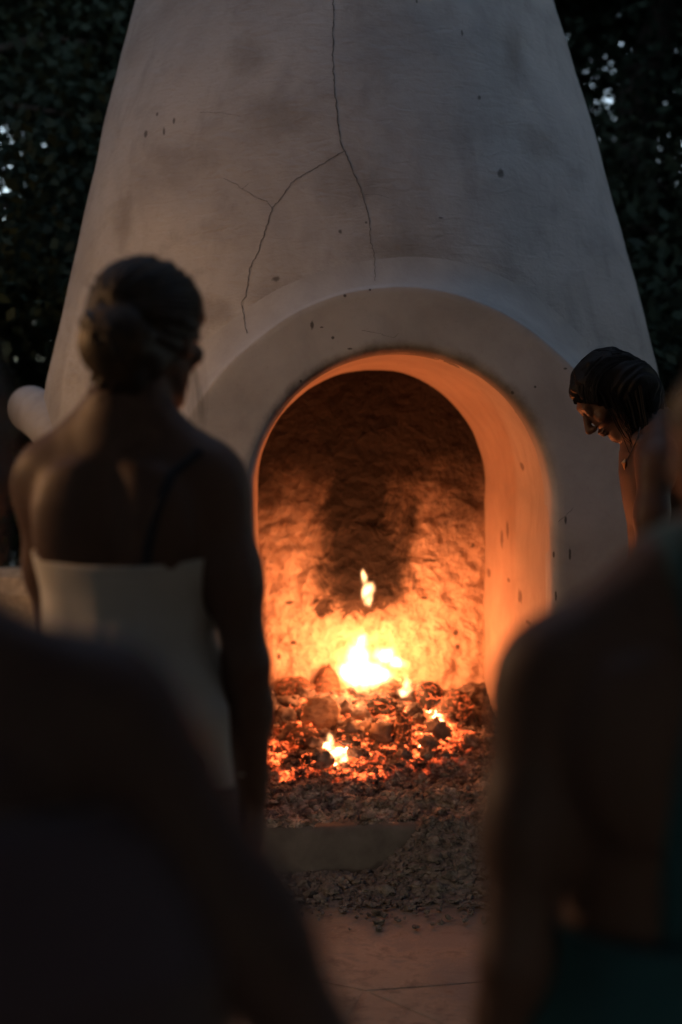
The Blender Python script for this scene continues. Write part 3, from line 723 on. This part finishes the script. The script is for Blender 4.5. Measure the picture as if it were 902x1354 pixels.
# ------------------------------------------------------------------ trees
def tree_meshes(seed, H=9.0, spread=2.0, low=.6, leaves=22000, ls=.10):
    r = random.Random(seed); tb = MB(); cl = []
    bend = [Vector((r.uniform(-.25, .25)*k*.6, r.uniform(-.25, .25)*k*.6, H*.92*k/8)) for k in range(9)]
    bend[0] = Vector((0, 0, -.1)); tb.tube(bend, [.16*(1-k/9)**.8+.015 for k in range(9)], 10)
    for k in range(34):
        z = low+(H-low)*((k+r.random())/34); t = z/(H*.92)*8; i = min(7, int(t)); b = bend[i].lerp(bend[i+1], t-i)
        a = r.uniform(0, 6.28); ln = spread*(1-.55*(z/H)**2)*r.uniform(.45, 1.05)
        tip = b+Vector((math.cos(a)*ln, math.sin(a)*ln, r.uniform(-.15, .5)*ln*.6)); midp = b.lerp(tip, .5)+Vector((0, 0, .1*ln))
        tb.tube([b, midp, tip], [.035, .022, .008], 5)
        for q in (.45, .75, 1.0): cl.append((b.lerp(tip, q), .28+.35*r.random()))
    R = np.random.default_rng(seed); w = np.array([c[1]**2 for c in cl]); w /= w.sum()
    idx = R.choice(len(cl), leaves, p=w); C = np.array([tuple(c[0]) for c in cl])[idx]; Rad = np.array([c[1] for c in cl])[idx]
    pos = C+R.normal(0, 1, (leaves, 3))*Rad[:, None]*np.array([.62, .62, .45]); pos[:, 2] = np.maximum(pos[:, 2], .05)
    d = R.normal(0, 1, (leaves, 3)); d[:, 2] -= .5; d /= np.linalg.norm(d, axis=1)[:, None]; e = np.cross(d, R.normal(0, 1, (leaves, 3))); e /= np.linalg.norm(e, axis=1)[:, None]
    s = ls*R.uniform(.6, 1.25, leaves)[:, None]
    V = np.stack([pos-d*s*.5, pos+e*s*.30, pos+d*s*.5, pos-e*s*.30], 1).reshape(-1, 3)
    return tb.mesh('trunk'), mesh_np('crown', V, np.arange(leaves*4).reshape(-1, 4), False)
TM = [tree_meshes(101, 9, 2.1, .5, 58000, .074), tree_meshes(202, 8, 1.8, .3, 54000, .074), tree_meshes(303, 10, 2.3, .8, 60000, .076)]
TM.append(tree_meshes(404, 7.5, 3.4, 3.1, 30000, .12))
tree_xy = [(-2.75, 12.5, 1), (2.75, 9.3, 2), (1.95, 9.1, 2), (-2.2, 8.3, 0), (-3.6, 7.2, 1), (-1.2, 10.2, 2), (-3.0, 10.5, 0), (-4.8, 9.4, 2), (-2.0, 12.6, 1), (-4.0, 13.0, 2),
           (2.3, 8.2, 1), (3.7, 7.4, 0), (1.2, 10.4, 2), (3.1, 10.4, 0), (4.9, 9.2, 1), (2.2, 12.6, 2), (4.2, 13.0, 1), (0, 12.0, 0), (.2, 15, 2), (-6.5, 12, 1), (6.8, 12, 0)]
desc = ['leafy dark tree at the left side of the plaster chimney', 'leafy dark tree at the right side of the plaster chimney']
def place_tree(x, y, k, lab, grp, s=1.0):
    r = empty('tree', (x, y, 0), random.uniform(0, 6.28)); r.scale = (s,)*3
    t, c = TM[k]; tr = link('trunk', t, M['bark'], r); cr = link('crown', c, M['leafB'] if k == 1 else M['leafA'], r)
    tag(r, lab, 'tree', grp)
for (x, y, k) in tree_xy:
    place_tree(x, y, k, 'dark leafy tree standing behind the fireplace '+('on the left' if x < -.1 else 'on the right' if x > .5 else 'chimney'),
               'dark trees left of the fireplace' if x < -.1 else 'dark trees right of the fireplace' if x > .5 else 'dark trees behind the chimney')
for k in range(6):                                         # the sides of the clearing
    sx = -1 if k % 2 else 1
    place_tree(sx*(6.5+random.uniform(-.4, .6)), 1.5+2.4*(k//2), k % 3, 'dark leafy tree at the side of the clearing', 'dark trees around the clearing')

for k in range(11):                                        # rest of the clearing, unseen behind the camera, added to block low skylight
    a = math.radians(196+k*14.8+random.uniform(-3, 3)); R_ = random.uniform(5.2, 6.4)
    place_tree(R_*math.cos(a), 2.6+R_*math.sin(a), k % 3, 'unseen dark leafy tree at the near edge of the clearing, added to block low skylight', 'unseen dark trees added at the near edge to block skylight')
for (x, y) in [(-2.1, -.9), (2.0, -1.0), (-.3, -2.6), (.6, -.3), (-1.0, -1.6), (3.2, .6)]:    # unseen tall trees, added so their crowns keep skylight off the people
    place_tree(x, y, 3, 'unseen tall tree with a high spreading crown, added to shade the near side of the clearing', 'unseen spreading trees added to shade the people')
# ------------------------------------------------------------------ low wall and lantern on the left
mb = MB(); V = []; n = 30
for i in range(n):
    x = -3.4+2.35*i/(n-1)
    for k, (dy, z) in enumerate([(-.17, 0), (-.17, .66), (-.14, .73), (-.07, .765), (.07, .765), (.14, .73), (.17, .66), (.17, 0)]):
        V.append((x, 6.1+dy+.012*nz((x, dy, z), 3, 3), z+.01*nz((x, dy, z+3), 3, 3)))
mb.add(V, [(i*8+k, (i+1)*8+k, (i+1)*8+k+1, i*8+k+1) for i in range(n-1) for k in range(7)]+[tuple(range(7, -1, -1)), tuple((n-1)*8+k for k in range(8))])
wall = tag(link('low_wall', mb.mesh('low_wall', False), simple_mat('sandy stucco', (.46, .36, .25), .92, .3, 22, .6, .012)), 'low sandy stucco wall lit amber at the far left behind the woman', 'wall')
LX, LY, LZ = -2.45, 2.85, 1.80
lan = tag(empty('garden_lantern', (LX, LY, 0)), 'hooded iron lantern on a wooden post left of the fireplace', 'lantern')
mb = MB(); mb.tube([(0, -.22, 0), (0, -.22, LZ+.30)], .045, 10); link('post', mb.mesh('post'), M['wood'], lan)
mb = MB(); mb.tube([(0, -.22, LZ+.26), (0, -.1, LZ+.32), (0, 0, LZ+.31), (0, 0, LZ+.23)], .012, 8); link('bracket', mb.mesh('bracket'), M['metal'], lan)
mb = MB(); mb.lathe([(.01, .25), (.03, .24), (.10, .17), (.135, .10), (.135, .09), (.09, .14), (.01, .20)], 24, (0, 0, LZ)); link('hood', mb.mesh('hood'), M['metal'], lan)
mb = MB(); mb.lathe([(.001, .10), (.012, .11), (.018, .13), (.012, .16), (.008, .19), (.001, .2)], 20, (0, 0, LZ))
bm_, nt_, bb = new_mat('frosted lamp bulb'); bb.inputs['Emission Color'].default_value = (1, .55, .22, 1); bb.inputs['Emission Strength'].default_value = 4
link('bulb', mb.mesh('bulb'), bm_, lan)
mb = MB()
for k in range(4):
    a = k*math.pi/2+.4; mb.tube([(.085*math.cos(a), .085*math.sin(a), LZ+.14), (.085*math.cos(a), .085*math.sin(a), LZ-.08)], .004, 6)
mb.lathe([(.001, -.08), (.09, -.08), (.09, -.07), (.001, -.07)], 20, (0, 0, LZ)); link('cage', mb.mesh('cage'), M['metal'], lan)
ll = bpy.data.lights.new('lantern_light', 'POINT'); ll.energy = 34; ll.color = (1, .52, .22); ll.shadow_soft_size = .055
lo = bpy.data.objects.new('lantern_light', ll); COL.objects.link(lo); lo.location = (LX, LY, LZ+.0); lo.parent = lan; lo.location = (0, 0, LZ+.055)

# ------------------------------------------------------------------ people
TZ = np.array([.74, .80, .88, .96, 1.03, 1.10, 1.17, 1.24, 1.30, 1.345, 1.385, 1.42])
TA = np.array([.150, .168, .172, .150, .128, .127, .138, .148, .140, .100, .066, .045])
TB = np.array([.095, .108, .112, .098, .086, .086, .094, .098, .092, .078, .062, .05])
def torso_prof(z):
    return np.interp(z, TZ, TA), np.interp(z, TZ, TB)
def hand(vol, wrist, d, side, palm, k=.006, curl=.45, s=1.0):
    d, side, palm = Vector(d).normalized(), Vector(side).normalized(), Vector(palm).normalized(); w = Vector(wrist)
    R = np.array([tuple(d), tuple(side), tuple(palm)]).T
    vol.ell(w+d*.048*s, (.050*s, .040*s, .016*s), R, .015)
    for o, ln, f in ((.031, .066, .16), (.0105, .076, .05), (-.0105, .071, -.06), (-.031, .056, -.2)):
        p = w+d*.084*s+side*o*s; dr = (d+side*f).normalized(); c = curl*.4; r = .0088*s
        vol.cone(w+d*.05*s+side*o*.8*s, p, .010*s, r, .006)
        for seg in (.44, .32, .24):
            dr = (dr*math.cos(c)+palm*math.sin(c)).normalized(); q = p+dr*ln*seg*s; vol.cone(p, q, r, r*.9, .004); p, r, c = q, r*.9, curl
    p = w+d*.022*s+side*.030*s; dr = (d*.75+side*.65+palm*.25).normalized(); q = p+dr*.040*s; vol.cone(p, q, .0125*s, .0105*s, .008)
    q2 = q+(dr*.8+d*.5+palm*.2).normalized()*.034*s; vol.cone(q, q2, .0105*s, .0085*s, .005)
class Fig:
    """figure in local metres: faces +Y, x to its right, z up; placed by an Empty with the given turn"""
    def __init__(f, label, loc, yaw, s, skin, head, lean=0.0, h=.0055, bw=1.0, lift=0.0, chest=1.0):
        f.root = tag(empty('person', (loc[0], loc[1], 0), yaw), label, 'person'); f.s = s; f.h = h; f.lean = lean; f.bw = bw; f.chest = chest; f.lift = lift
        f.vol = Vol((-.52, -.42, -.01), (.52, .52, 1.70*s+.06), h); f.skin = skin; f.head = head
        f.Rh = (Matrix.Rotation(head['yaw'], 3, 'Z') @ Matrix.Rotation(head['pitch'], 3, 'X') @ Matrix.Rotation(head.get('roll', 0), 3, 'Y'))
        f.base = .014
    def cy(f, z): return math.tan(f.lean)*max(0, z/f.s-.9)*f.s
    def S(f, x, y, z): return Vector((x*f.s*(1+(f.bw-1)*min(1, max(0, (z-.95)*4))), y*f.s+f.cy(z*f.s), z*f.s+f.base))
    def torso_fn(f, P):
        z = (P[..., 2]-f.base)/f.s; a, b = torso_prof(z); cy = np.tan(f.lean)*np.maximum(0, z-.9)
        a = a*(1+(f.bw-1)*np.clip((z-.95)*4, 0, 1)); a = a*(1+(f.chest-1)*np.exp(-((z-1.17)/.10)**2)); q = np.sqrt((P[..., 0]/f.s/a)**2+((P[..., 1]/f.s-cy)/b)**2)
        d = (q-1)*np.minimum(a, b)*f.s; return np.maximum(d, np.maximum(z-1.40, .76-z)*f.s)
    def body(f, arms, legs=True, bust=.045):
        v, S, s = f.vol, f.S, f.s
        v.put(f.torso_fn, (-.2*s, -.15*s, .72*s), (.2*s, .15*s+f.cy(1.5*s), 1.45*s), .03)
        for sg in (-1, 1):
            v.cone(S(sg*.03, -.012, 1.395), S(sg*.140, -.012, 1.305+f.lift), .036*s, .036*s, .045)         # trapezius
            v.cone(S(sg*.140, -.004, 1.295+f.lift), S(sg*.160, 0, 1.255+f.lift), .048*s, .045*s, .03)              # deltoid
            v.ell(S(sg*.080, -.076, 1.21), (.052*s, .022*s, .075*s), None, .05)                     # shoulder blade
            if bust: v.ell(S(sg*.07, .085, 1.215), (.055*s, bust*s, .055*s), None, .03)
            v.ell(S(sg*.075, -.06, .83), (.085*s, .075*s, .085*s), None, .05)
            v.cone(S(sg*.02, .070, 1.350), S(sg*.12, .040, 1.335), .010*s, .010*s, .02)             # collar bone
        v.cone(S(0, -.118, .98), S(0, -.122, 1.30), .016*s, .014*s, .05, 's')                       # furrow of the spine
        if legs:
            for sg in (-1, 1):
                v.cone(S(sg*.085, -.005, .82), S(sg*.085, .012, .47), .088*s, .054*s, .04); v.cone(S(sg*.085, .010, .47), S(sg*.088, -.018, .09), .052*s, .033*s, .03)
                v.ell(S(sg*.086, -.030, .33), (.048*s, .046*s, .11*s), None, .03); v.ell(S(sg*.090, .06, .030), (.040*s, .105*s, .028*s), None, .02); v.ell(S(sg*.089, -.025, .035), (.032*s, .036*s, .036*s), None, .02)
                for t in range(5): v.cone(S(sg*(.070+.012*t), .135-.006*t*t*.5, .016), S(sg*(.068+.014*t), .172-.009*t-.002*t*t, .012), .011*s, .009*s, .006)
        for sg, el, wr, hd, side, palm in arms:
            sh = S(sg*.163, 0, 1.275+f.lift); e = Vector(el)*s; w = Vector(wr)*s; e.y += f.cy(e.z)*.6; w.y += f.cy(w.z)*.6
            v.cone(sh, sh.lerp(e, .55), .046*s, .043*s, .03); v.cone(sh.lerp(e, .5), e, .043*s, .035*s, .03)
            v.cone(e, e.lerp(w, .35), .036*s, .038*s, .02); v.cone(e.lerp(w, .3), w, .038*s, .025*s, .02)
            hand(v, w, hd, side, palm, s=s)
        # neck and head
        hc = Vector(f.head['c'])*s; hc.y += f.cy(hc.z); f.hc = hc; X = f.Rh
        T = lambda x, y, z: hc+X @ Vector((x*s, y*s, z*s)); Rm = np.array([list(r) for r in X])
        v.cone(S(0, -.012, 1.36), T(0, -.025, -.045), .056*s, .050*s, .035)
        v.ell(T(0, -.012, .030), (.073*s, .092*s, .080*s), Rm, .01); v.ell(T(0, .028, -.028), (.056*s, .060*s, .076*s), Rm, .02)
        v.cone(T(0, .045, -.08), T(0, .068, -.092), .026*s, .018*s, .02)
        for sg in (-1, 1):
            v.cone(T(sg*.046, -.002, -.045), T(sg*.018, .062, -.090), .018*s, .016*s, .02); v.ell(T(sg*.040, .062, -.016), (.024*s, .022*s, .020*s), Rm, .015)
            v.ell(T(sg*.031, .097, .012), (.015*s, .015*s, .011*s), Rm, .010, 's'); v.ell(T(sg*.031, .077, .012), (.0125*s, .0125*s, .012*s), Rm, .003)
            v.ell(T(sg*.074, -.006, -.004), (.009*s, .020*s, .032*s), Rm, .006); v.ell(T(sg*.0115, .100, -.031), (.009*s, .010*s, .008*s), Rm, .006)
        v.cone(T(-.034, .076, .032), T(.034, .076, .032), .011*s, .011*s, .014)
        v.cone(T(0, .084, .018), T(0, .111, -.026), .0075*s, .0115*s, .010)
        v.ell(T(0, .088, -.052), (.022*s, .012*s, .0062*s), Rm, .006); v.ell(T(0, .086, -.063), (.019*s, .012*s, .0075*s), Rm, .006)
        f.mesh = v.mesh('body'); f.body_o = link('body', f.mesh, f.skin, f.root); f.T = T; f.Rm = Rm
        return f
    def hair(f, mat, style, h=.004):
        s, T = f.s, f.T; v = Vol(tuple(f.hc-Vector((.24, .24, .42))), tuple(f.hc+Vector((.24, .24, .16))), h)
        v.ell(T(0, -.016, .032), (.087*s, .106*s, .094*s), f.Rm, .01)
        v.ell(T(0, -.060, -.035), (.066*s, .052*s, .062*s), f.Rm, .03)
        n = f.Rh @ Vector((0, -1.0, .62 if style == 'bun' else .42)).normalized(); p0 = T(0, .070, .070) if style == 'bun' else T(0, .074, .062)
        if style != 'bun': v.ell(T(0, -.03, -.02), (.088*s, .070*s, .085*s), f.Rm, .03)
        v.put(lambda P: -((P-np.array(p0)) @ np.array(n)), v.lo, v.lo+v.n*h, .012, 'i')
        if style == 'bun':
            v.ell(T(.010, -.112, -.024), (.056*s, .046*s, .054*s), f.Rm, .018)
            v.ell(T(-.010, -.130, -.002), (.034*s, .026*s, .032*s), f.Rm, .012); v.ell(T(.028, -.128, -.038), (.030*s, .028*s, .030*s), f.Rm, .012)
            v.ell(T(.0, -.085, -.070), (.045*s, .030*s, .030*s), f.Rm, .02)
        else:
            for (x, y, z, r) in style: v.ell((f.hc.x+x*s, f.hc.y+y*s, f.hc.z+z*s), tuple(a*s for a in r), None, .03)
        sl, Pn = v.sub(v.lo, v.lo+v.n*h); q = (Pn-np.array(f.hc)) @ f.Rm
        v.D += (.0022*np.sin(q[..., 0]*210+9*np.sin(q[..., 2]*31))+.0028*np.sin(q[..., 2]*90+q[..., 0]*60)*np.sin(q[..., 1]*75)).astype(np.float32)
        f.hair_o = link('hair', v.mesh('hair'), mat, f.root); return f
    def cloth(f, name, mat, z0, z1, off=.012, th=.006, flare=None, fold=.006, nfold=9, ztop=None, nz_=60, na=110, belly=0.0):
        """a wrapped garment: ring mesh around the torso with folds, hem and thickness"""
        s = f.s; V = []; 
        for layer in (0, 1):
            for j in range(nz_):
                for i in range(na):
                    a = 2*math.pi*i/na; top = z1+(ztop(a) if ztop else 0); z = z0+(top-z0)*j/(nz_-1)
                    A, B = torso_prof(max(z, .84)); fl = 0 if flare is None else flare*max(0, .84-z)
                    if math.sin(a) < 0: A = max(A, .178-.5*max(0, z-.92)); B = max(B+.014, .160-.36*max(0, z-.90))
                    hang = min(1, max(0, (1.18-z)*2.5))
                    o = off+fl+belly*min(1, max(0, (1.27-z)/.12))+(th if layer == 0 else 0)+fold*hang*(math.sin(a*nfold+z*7+2*math.sin(a*2))+.6*nz((math.cos(a)*3, math.sin(a)*3, z*2.2), 1.3, 3))
                    A *= 1+(f.bw-1)*min(1, max(0, (z-.95)*4)); A *= 1+(f.chest-1)*math.exp(-((z-1.17)/.10)**2); x = (A+o)*math.cos(a)*s; y = (B+o)*math.sin(a)*s+f.cy(z*s); V.append((x, y, z*s+f.base))
        k = na*nz_; F = []
        for j in range(nz_-1):
            for i in range(na):
                i2 = (i+1) % na; F.append((j*na+i, j*na+i2, (j+1)*na+i2, (j+1)*na+i)); F.append((k+j*na+i, k+(j+1)*na+i, k+(j+1)*na+i2, k+j*na+i2))
        for i in range(na):
            i2 = (i+1) % na; F.append((i, k+i, k+i2, i2)); t = (nz_-1)*na; F.append((t+i, t+i2, k+t+i2, k+t+i))
        return link(name, mesh_np(name, V, F), mat, f.root)
    def ribbon(f, name, mat, pts, w, lift=.003):
        """strap laid on the body: pts are world points, snapped to the skin from behind the strap's side"""
        bvh = BVHTree.FromPolygons([tuple(v.co) for v in f.mesh.vertices], [tuple(p.vertices) for p in f.mesh.polygons]); f.bvh = bvh
        V = []; F = []; Q = []
        for p in pts:
            co, no, _, _ = bvh.find_nearest(Vector(p)); Q.append((co, no))
        for i, (co, no) in enumerate(Q):
            t = (Q[min(i+1, len(Q)-1)][0]-Q[max(i-1, 0)][0]).normalized(); sd = t.cross(no).normalized()
            V += [co-sd*w/2+no*.0005, co-sd*w/2*.9+no*lift, co+sd*w/2*.9+no*lift, co+sd*w/2+no*.0005]
            if i: F += [(4*i-4+k, 4*i-3+k, 4*i+1+k, 4*i+k) for k in range(3)]
        return link(name, mesh_np(name, V, F), mat, f.root)
    def local(f, p):
        return Matrix.Rotation(-f.root.rotation_euler.z, 3, 'Z') @ (Vector(p)-f.root.location)
def strands(f, name, mat, n, fn, rad=.0009):
    mb = MB()
    for i in range(n):
        pts = fn(i)
        mb.tube(pts, [rad]*(len(pts)-1)+[rad*.4], 4, False)
    o = link(name, mb.mesh(name), mat, f.root); o['kind'] = 'stuff'; return o

SK1 = skin_mat('skin tan', (.095, .054, .041)); SK2 = skin_mat('skin brown', (.072, .041, .031)); SK3 = skin_mat('skin deep brown', (.062, .039, .037)); SK4 = skin_mat('skin brown rosy', (.092, .056, .045))
HB = hair_mat('brown hair', (.009, .006, .005), (.036, .021, .013)); HL = hair_mat('light brown strands', (.016, .010, .006), (.085, .048, .026)); HK = hair_mat('black hair', (.003, .003, .0035), (.008, .008, .009)); HK.node_tree.nodes['Principled BSDF'].inputs['Specular IOR Level'].default_value = .12; HD = hair_mat('dark brown hair', (.014, .010, .009), (.04, .026, .02))
DN = (0, 0, -1)

# --- woman in the white wrap, seen from behind
w = Fig('woman with brown hair in a bun and white strapless wrap watching the fire from behind', (-.340, 2.28), math.radians(-15), .985, SK1,
        dict(c=(.030, .022, 1.522), yaw=math.radians(-9), pitch=math.radians(-6), roll=math.radians(2)), bw=.95, chest=1.17)
w.body([(1, (.205, -.010, 1.00), (.190, .06, .77), (-.02, .12, -1), (0, 1, .1), (-1, 0, 0)), (-1, (-.185, .12, 1.00), (-.15, .28, .84), (.1, .6, -.8), (.3, .6, .5), (1, 0, -.2))])
w.hair(HB, 'bun')
w.cloth('dark_bottoms', M['grey'], .66, .795, .004, .005, .05, .002, 7)
w.cloth('white_wrap', M['white'], .80, 1.165, .006, .007, .12, .011, 9, lambda a: -.018*abs(math.sin(a)))
def bezier(a, b, c, d, n=14):
    return [a*(1-t)**3+3*b*t*(1-t)**2+3*c*t*t*(1-t)+d*t**3 for t in np.linspace(0, 1, n)]
pp = [w.local(at(x, y, 2.14)) for x, y in [(266, 566), (258, 575), (248, 588), (236, 606), (225, 628), (213, 652), (203, 678), (196, 703), (190, 728), (186, 756)]]
w.ribbon('strap', M['strap'], pp, .015)
def updo(i):
    r = random.Random(i); az = r.uniform(-2.6, 2.6); s = w.s
    az0 = az; el = r.uniform(-.2, 1.45); pts = []
    for t in np.linspace(0, 1, 9):
        e = el*(1-t)**.8-.05*t; a = az0*(1-t**.8)+r.gauss(0, .01)
        k = 1.0+r.uniform(-.004, .012)
        pts.append(w.T(.0885*k*math.sin(a)*math.cos(e), -.016-.108*k*math.cos(a)*math.cos(e), .032+.0955*k*math.sin(e)))
    if any((p-w.T(0, .07, .07)).dot(w.Rh @ Vector((0, -1, .62))) < -.0 for p in pts[:2]): pts = pts[3:]
    return pts
strands(w, 'hair_strands', HL, 420, updo, .0010)
strands(w, 'hair_locks', HB, 85, lambda i: updo(i+7000), .0048)
def bunwrap(i):
    r = random.Random(i+3000); ph = r.uniform(0, 6.28); rr = r.uniform(.2, 1.0); tw = r.uniform(-.5, .5); pts = []
    for t in np.linspace(0, 1, 10):
        a = ph+t*2.2; q = rr+.12*math.sin(t*3+tw); y = -.112-.049*math.sqrt(max(0, 1-(q*.93)**2))
        pts.append(w.T(.010+.058*q*math.cos(a), y-.002, -.024+.056*q*math.sin(a)))
    return pts
strands(w, 'bun_strands', HL, 190, bunwrap, .0012)
def fly(i):
    r = random.Random(900+i)
    if i < 40:
        a = r.uniform(0, 6.28); e = r.uniform(.2, 1.4); p = Vector((.088*math.sin(a)*math.cos(e), -.016-.107*math.cos(a)*math.cos(e), .032+.095*math.sin(e))); d = p.normalized()*r.uniform(.001, .009)
        q = Vector((r.gauss(0, .02), -abs(r.gauss(0, .02)), r.gauss(0, .01)))
        return [w.T(*p), w.T(*(p+q*.5+d*.8)), w.T(*(p+q+d))]
    a = r.uniform(-.5, .5); x = .060+r.gauss(0, .006); y = .035+r.gauss(0, .012)     # loose lock by the right cheek
    if i < 48: return [w.T(x+.012*math.sin(t*2+a)+.004*t, y+.012*t, -.02-.115*t*(1+.15*a)) for t in np.linspace(0, 1, 8)]
    x = r.choice((-1, 1))*r.uniform(.02, .06); return [w.T(x*(1+.2*t), -.085-.012*math.sin(t*3), -.06-.06*t*r.uniform(.6, 1)) for t in np.linspace(0, 1, 6)]
strands(w, 'loose_hair', HL, 66, fly, .0007)

# --- person with long dark hair standing right of the arch, head bowed
m_ = Fig('person with long black hair bowing their head beside the right of the arch', (.895, 3.93), math.radians(80), .985, SK2,
        dict(c=(.0, .105, 1.472), yaw=math.radians(14), pitch=math.radians(-47), roll=0), lean=math.radians(5), h=.0045)
m_.body([(-1, (-.205, .045, 1.02), (-.19, .13, .78), (.05, .2, -.95), (.1, .95, .2), (1, 0, 0)), (1, (.195, .0, 1.02), (.19, .08, .78), (-.05, .2, -.95), (-.1, .95, .2), (-1, 0, 0))], bust=0)
m_.hair(HK, [(0, -.095, -.03, (.07, .055, .09)), (-.02, -.125, -.13, (.075, .05, .11)), (-.03, -.125, -.22, (.07, .045, .10)), (-.02, -.06, .03, (.085, .07, .07))], .0035)
m_.cloth('dark_shorts', M['grey'], .50, .95, .012, .006, .06, .005, 7)
def mane(i):
    r = random.Random(i+5000); a = r.uniform(-1, 1); x = -.02+.085*a; pts = []
    y0 = r.uniform(-.10, .04)
    for t in np.linspace(0, 1, 10):
        pts.append((m_.hc.x+x*(1-.2*t)+.006*math.sin(3*t+a*4), m_.hc.y+y0*(1-t)-.125*t-.055*(1-abs(a))*math.sin(min(1, t*1.3)*1.57), m_.hc.z+(.075-.05*abs(a))*(1-t)**1.5-.30*t*r.uniform(.8, 1.02)))
    return pts
strands(m_, 'hair_strands', HK, 320, mane, .0013)
def capstrand(i):
    """strands combed back from the brow over the crown, some hanging over the temple"""
    r = random.Random(i+700); a = r.uniform(-1.45, 1.45); pts = []; k = 1+r.uniform(-.01, .06); drop = r.uniform(.6, 1.15)
    for t in np.linspace(0, 1, 9):
        th = -.10+t*2.5*drop; x = .088*math.sin(a)*(1-.15*t); ry = .100*k*math.cos(a*.55); rz = .096*k*math.cos(a*.62)
        pts.append(m_.T(x*k, -.018+ry*math.cos(th+.45), .026+rz*math.sin(th+.45)-.02*abs(math.sin(a))))
    return pts
strands(m_, 'combed_hair', HK, 520, capstrand, .0008)
strands(m_, 'hair_locks', HK, 110, lambda i: capstrand(i+4000), .0015)
strands(m_, 'long_locks', HK, 50, lambda i: mane(i+4000), .004)
# pendant on a cord
bv = BVHTree.FromPolygons([tuple(v.co) for v in m_.mesh.vertices], [tuple(p.vertices) for p in m_.mesh.polygons])
nk = []
for x, y in [(848, 566), (844, 580), (839, 593), (833, 604), (828, 612)]:
    o_ = m_.local(Vector((0, 0, CAMZ))); d_ = (m_.local(at(x, y, 3.8))-o_).normalized(); hit = bv.ray_cast(o_, d_)
    if hit[0] is not None: nk.append(hit[0]+hit[1]*.004)
necklace = tag(empty('necklace', m_.root.location, m_.root.rotation_euler.z), 'cord necklace with a small gold pendant on the bowing person', 'necklace')
if len(nk) > 1:
    mb = MB(); mb.tube(nk, .0014, 6); link('cord', mb.mesh('cord'), M['strap'], necklace)
    e = nk[-1]; mb = MB(); R_ = .009
    mb.add([e+Vector((0, 0, .012)), e+Vector((R_, 0, 0)), e+Vector((0, R_, 0)), e+Vector((-R_, 0, 0)), e+Vector((0, -R_, 0)), e+Vector((0, 0, -.020))],
           [(0, 1, 2), (0, 2, 3), (0, 3, 4), (0, 4, 1), (5, 2, 1), (5, 3, 2), (5, 4, 3), (5, 1, 4)])
    link('pendant', mb.mesh('pendant', False), M['gold'], necklace)

# --- foreground, right: person in a teal top, only a shoulder and some hair in view
r_ = Fig('person in a teal top in the near right foreground with one bare shoulder in frame', (.325, 1.32), math.radians(4), .868, SK4,
        dict(c=(.080, .03, 1.535), yaw=math.radians(22), pitch=math.radians(-6), roll=math.radians(3)), h=.006, chest=1.2)
r_.body([(-1, (-.196, -.045, 1.00), (-.19, .04, .77), (.05, .2, -1), (.1, 1, .2), (1, 0, 0)), (1, (.225, 0, 1.03), (.2, .12, .82), (-.05, .2, -1), (-.1, 1, .2), (-1, 0, 0))])
r_.hair(HD, [(0, -.075, -.06, (.088, .055, .10)), (0, -.085, -.14, (.085, .045, .10)), (0, -.03, .03, (.092, .085, .085))])
r_.cloth('teal_wrap', M['teal'], .50, 1.02, .014, .008, .15, .006, 9)
for sg in (-1, 1):
    p = [Vector((sg*(.008-.030*max(0, min(1, (1.40-z)/.3)) if y < 0 else .008)*r_.s, y*r_.s, z*r_.s)) for y, z in [(.11, 1.22), (.10, 1.28), (.075, 1.36), (.03, 1.41), (-.02, 1.42), (-.06, 1.39), (-.09, 1.34), (-.11, 1.28), (-.115, 1.20), (-.11, 1.10), (-.11, 1.0), (-.11, .93)]]
    q = []
    for i in range(len(p)-1): q += [p[i].lerp(p[i+1], t) for t in (0, .33, .66)]
    r_.ribbon('strap', M['teal'], q+[p[-1]], .048, .005)

# --- foreground, left: bare shoulder, arm held out from the body
l_ = Fig('person in the near left foreground seen only as a dark blurred shoulder and arm', (-.30, .96), math.radians(-6), .865, SK3,
        dict(c=(-.006, .03, 1.545), yaw=math.radians(-12), pitch=math.radians(-4), roll=math.radians(-4)), h=.006, bw=1.12, lift=.04)
l_.body([(1, (.355, .01, 1.03), (.27, .20, .92), (-.8, .3, -.5), (.2, .7, .6), (-.7, -.2, 0)), (-1, (-.225, 0, 1.03), (-.2, .12, .82), (.05, .2, -1), (.1, 1, .2), (1, 0, 0))])
l_.hair(HD, [(-.02, -.075, -.06, (.08, .055, .10)), (-.03, -.085, -.16, (.078, .045, .11)), (-.02, -.03, .03, (.09, .085, .085))])
l_.cloth('dark_wrap', M['dark'], .50, 1.27, .030, .010, .10, .010, 7, belly=.085)
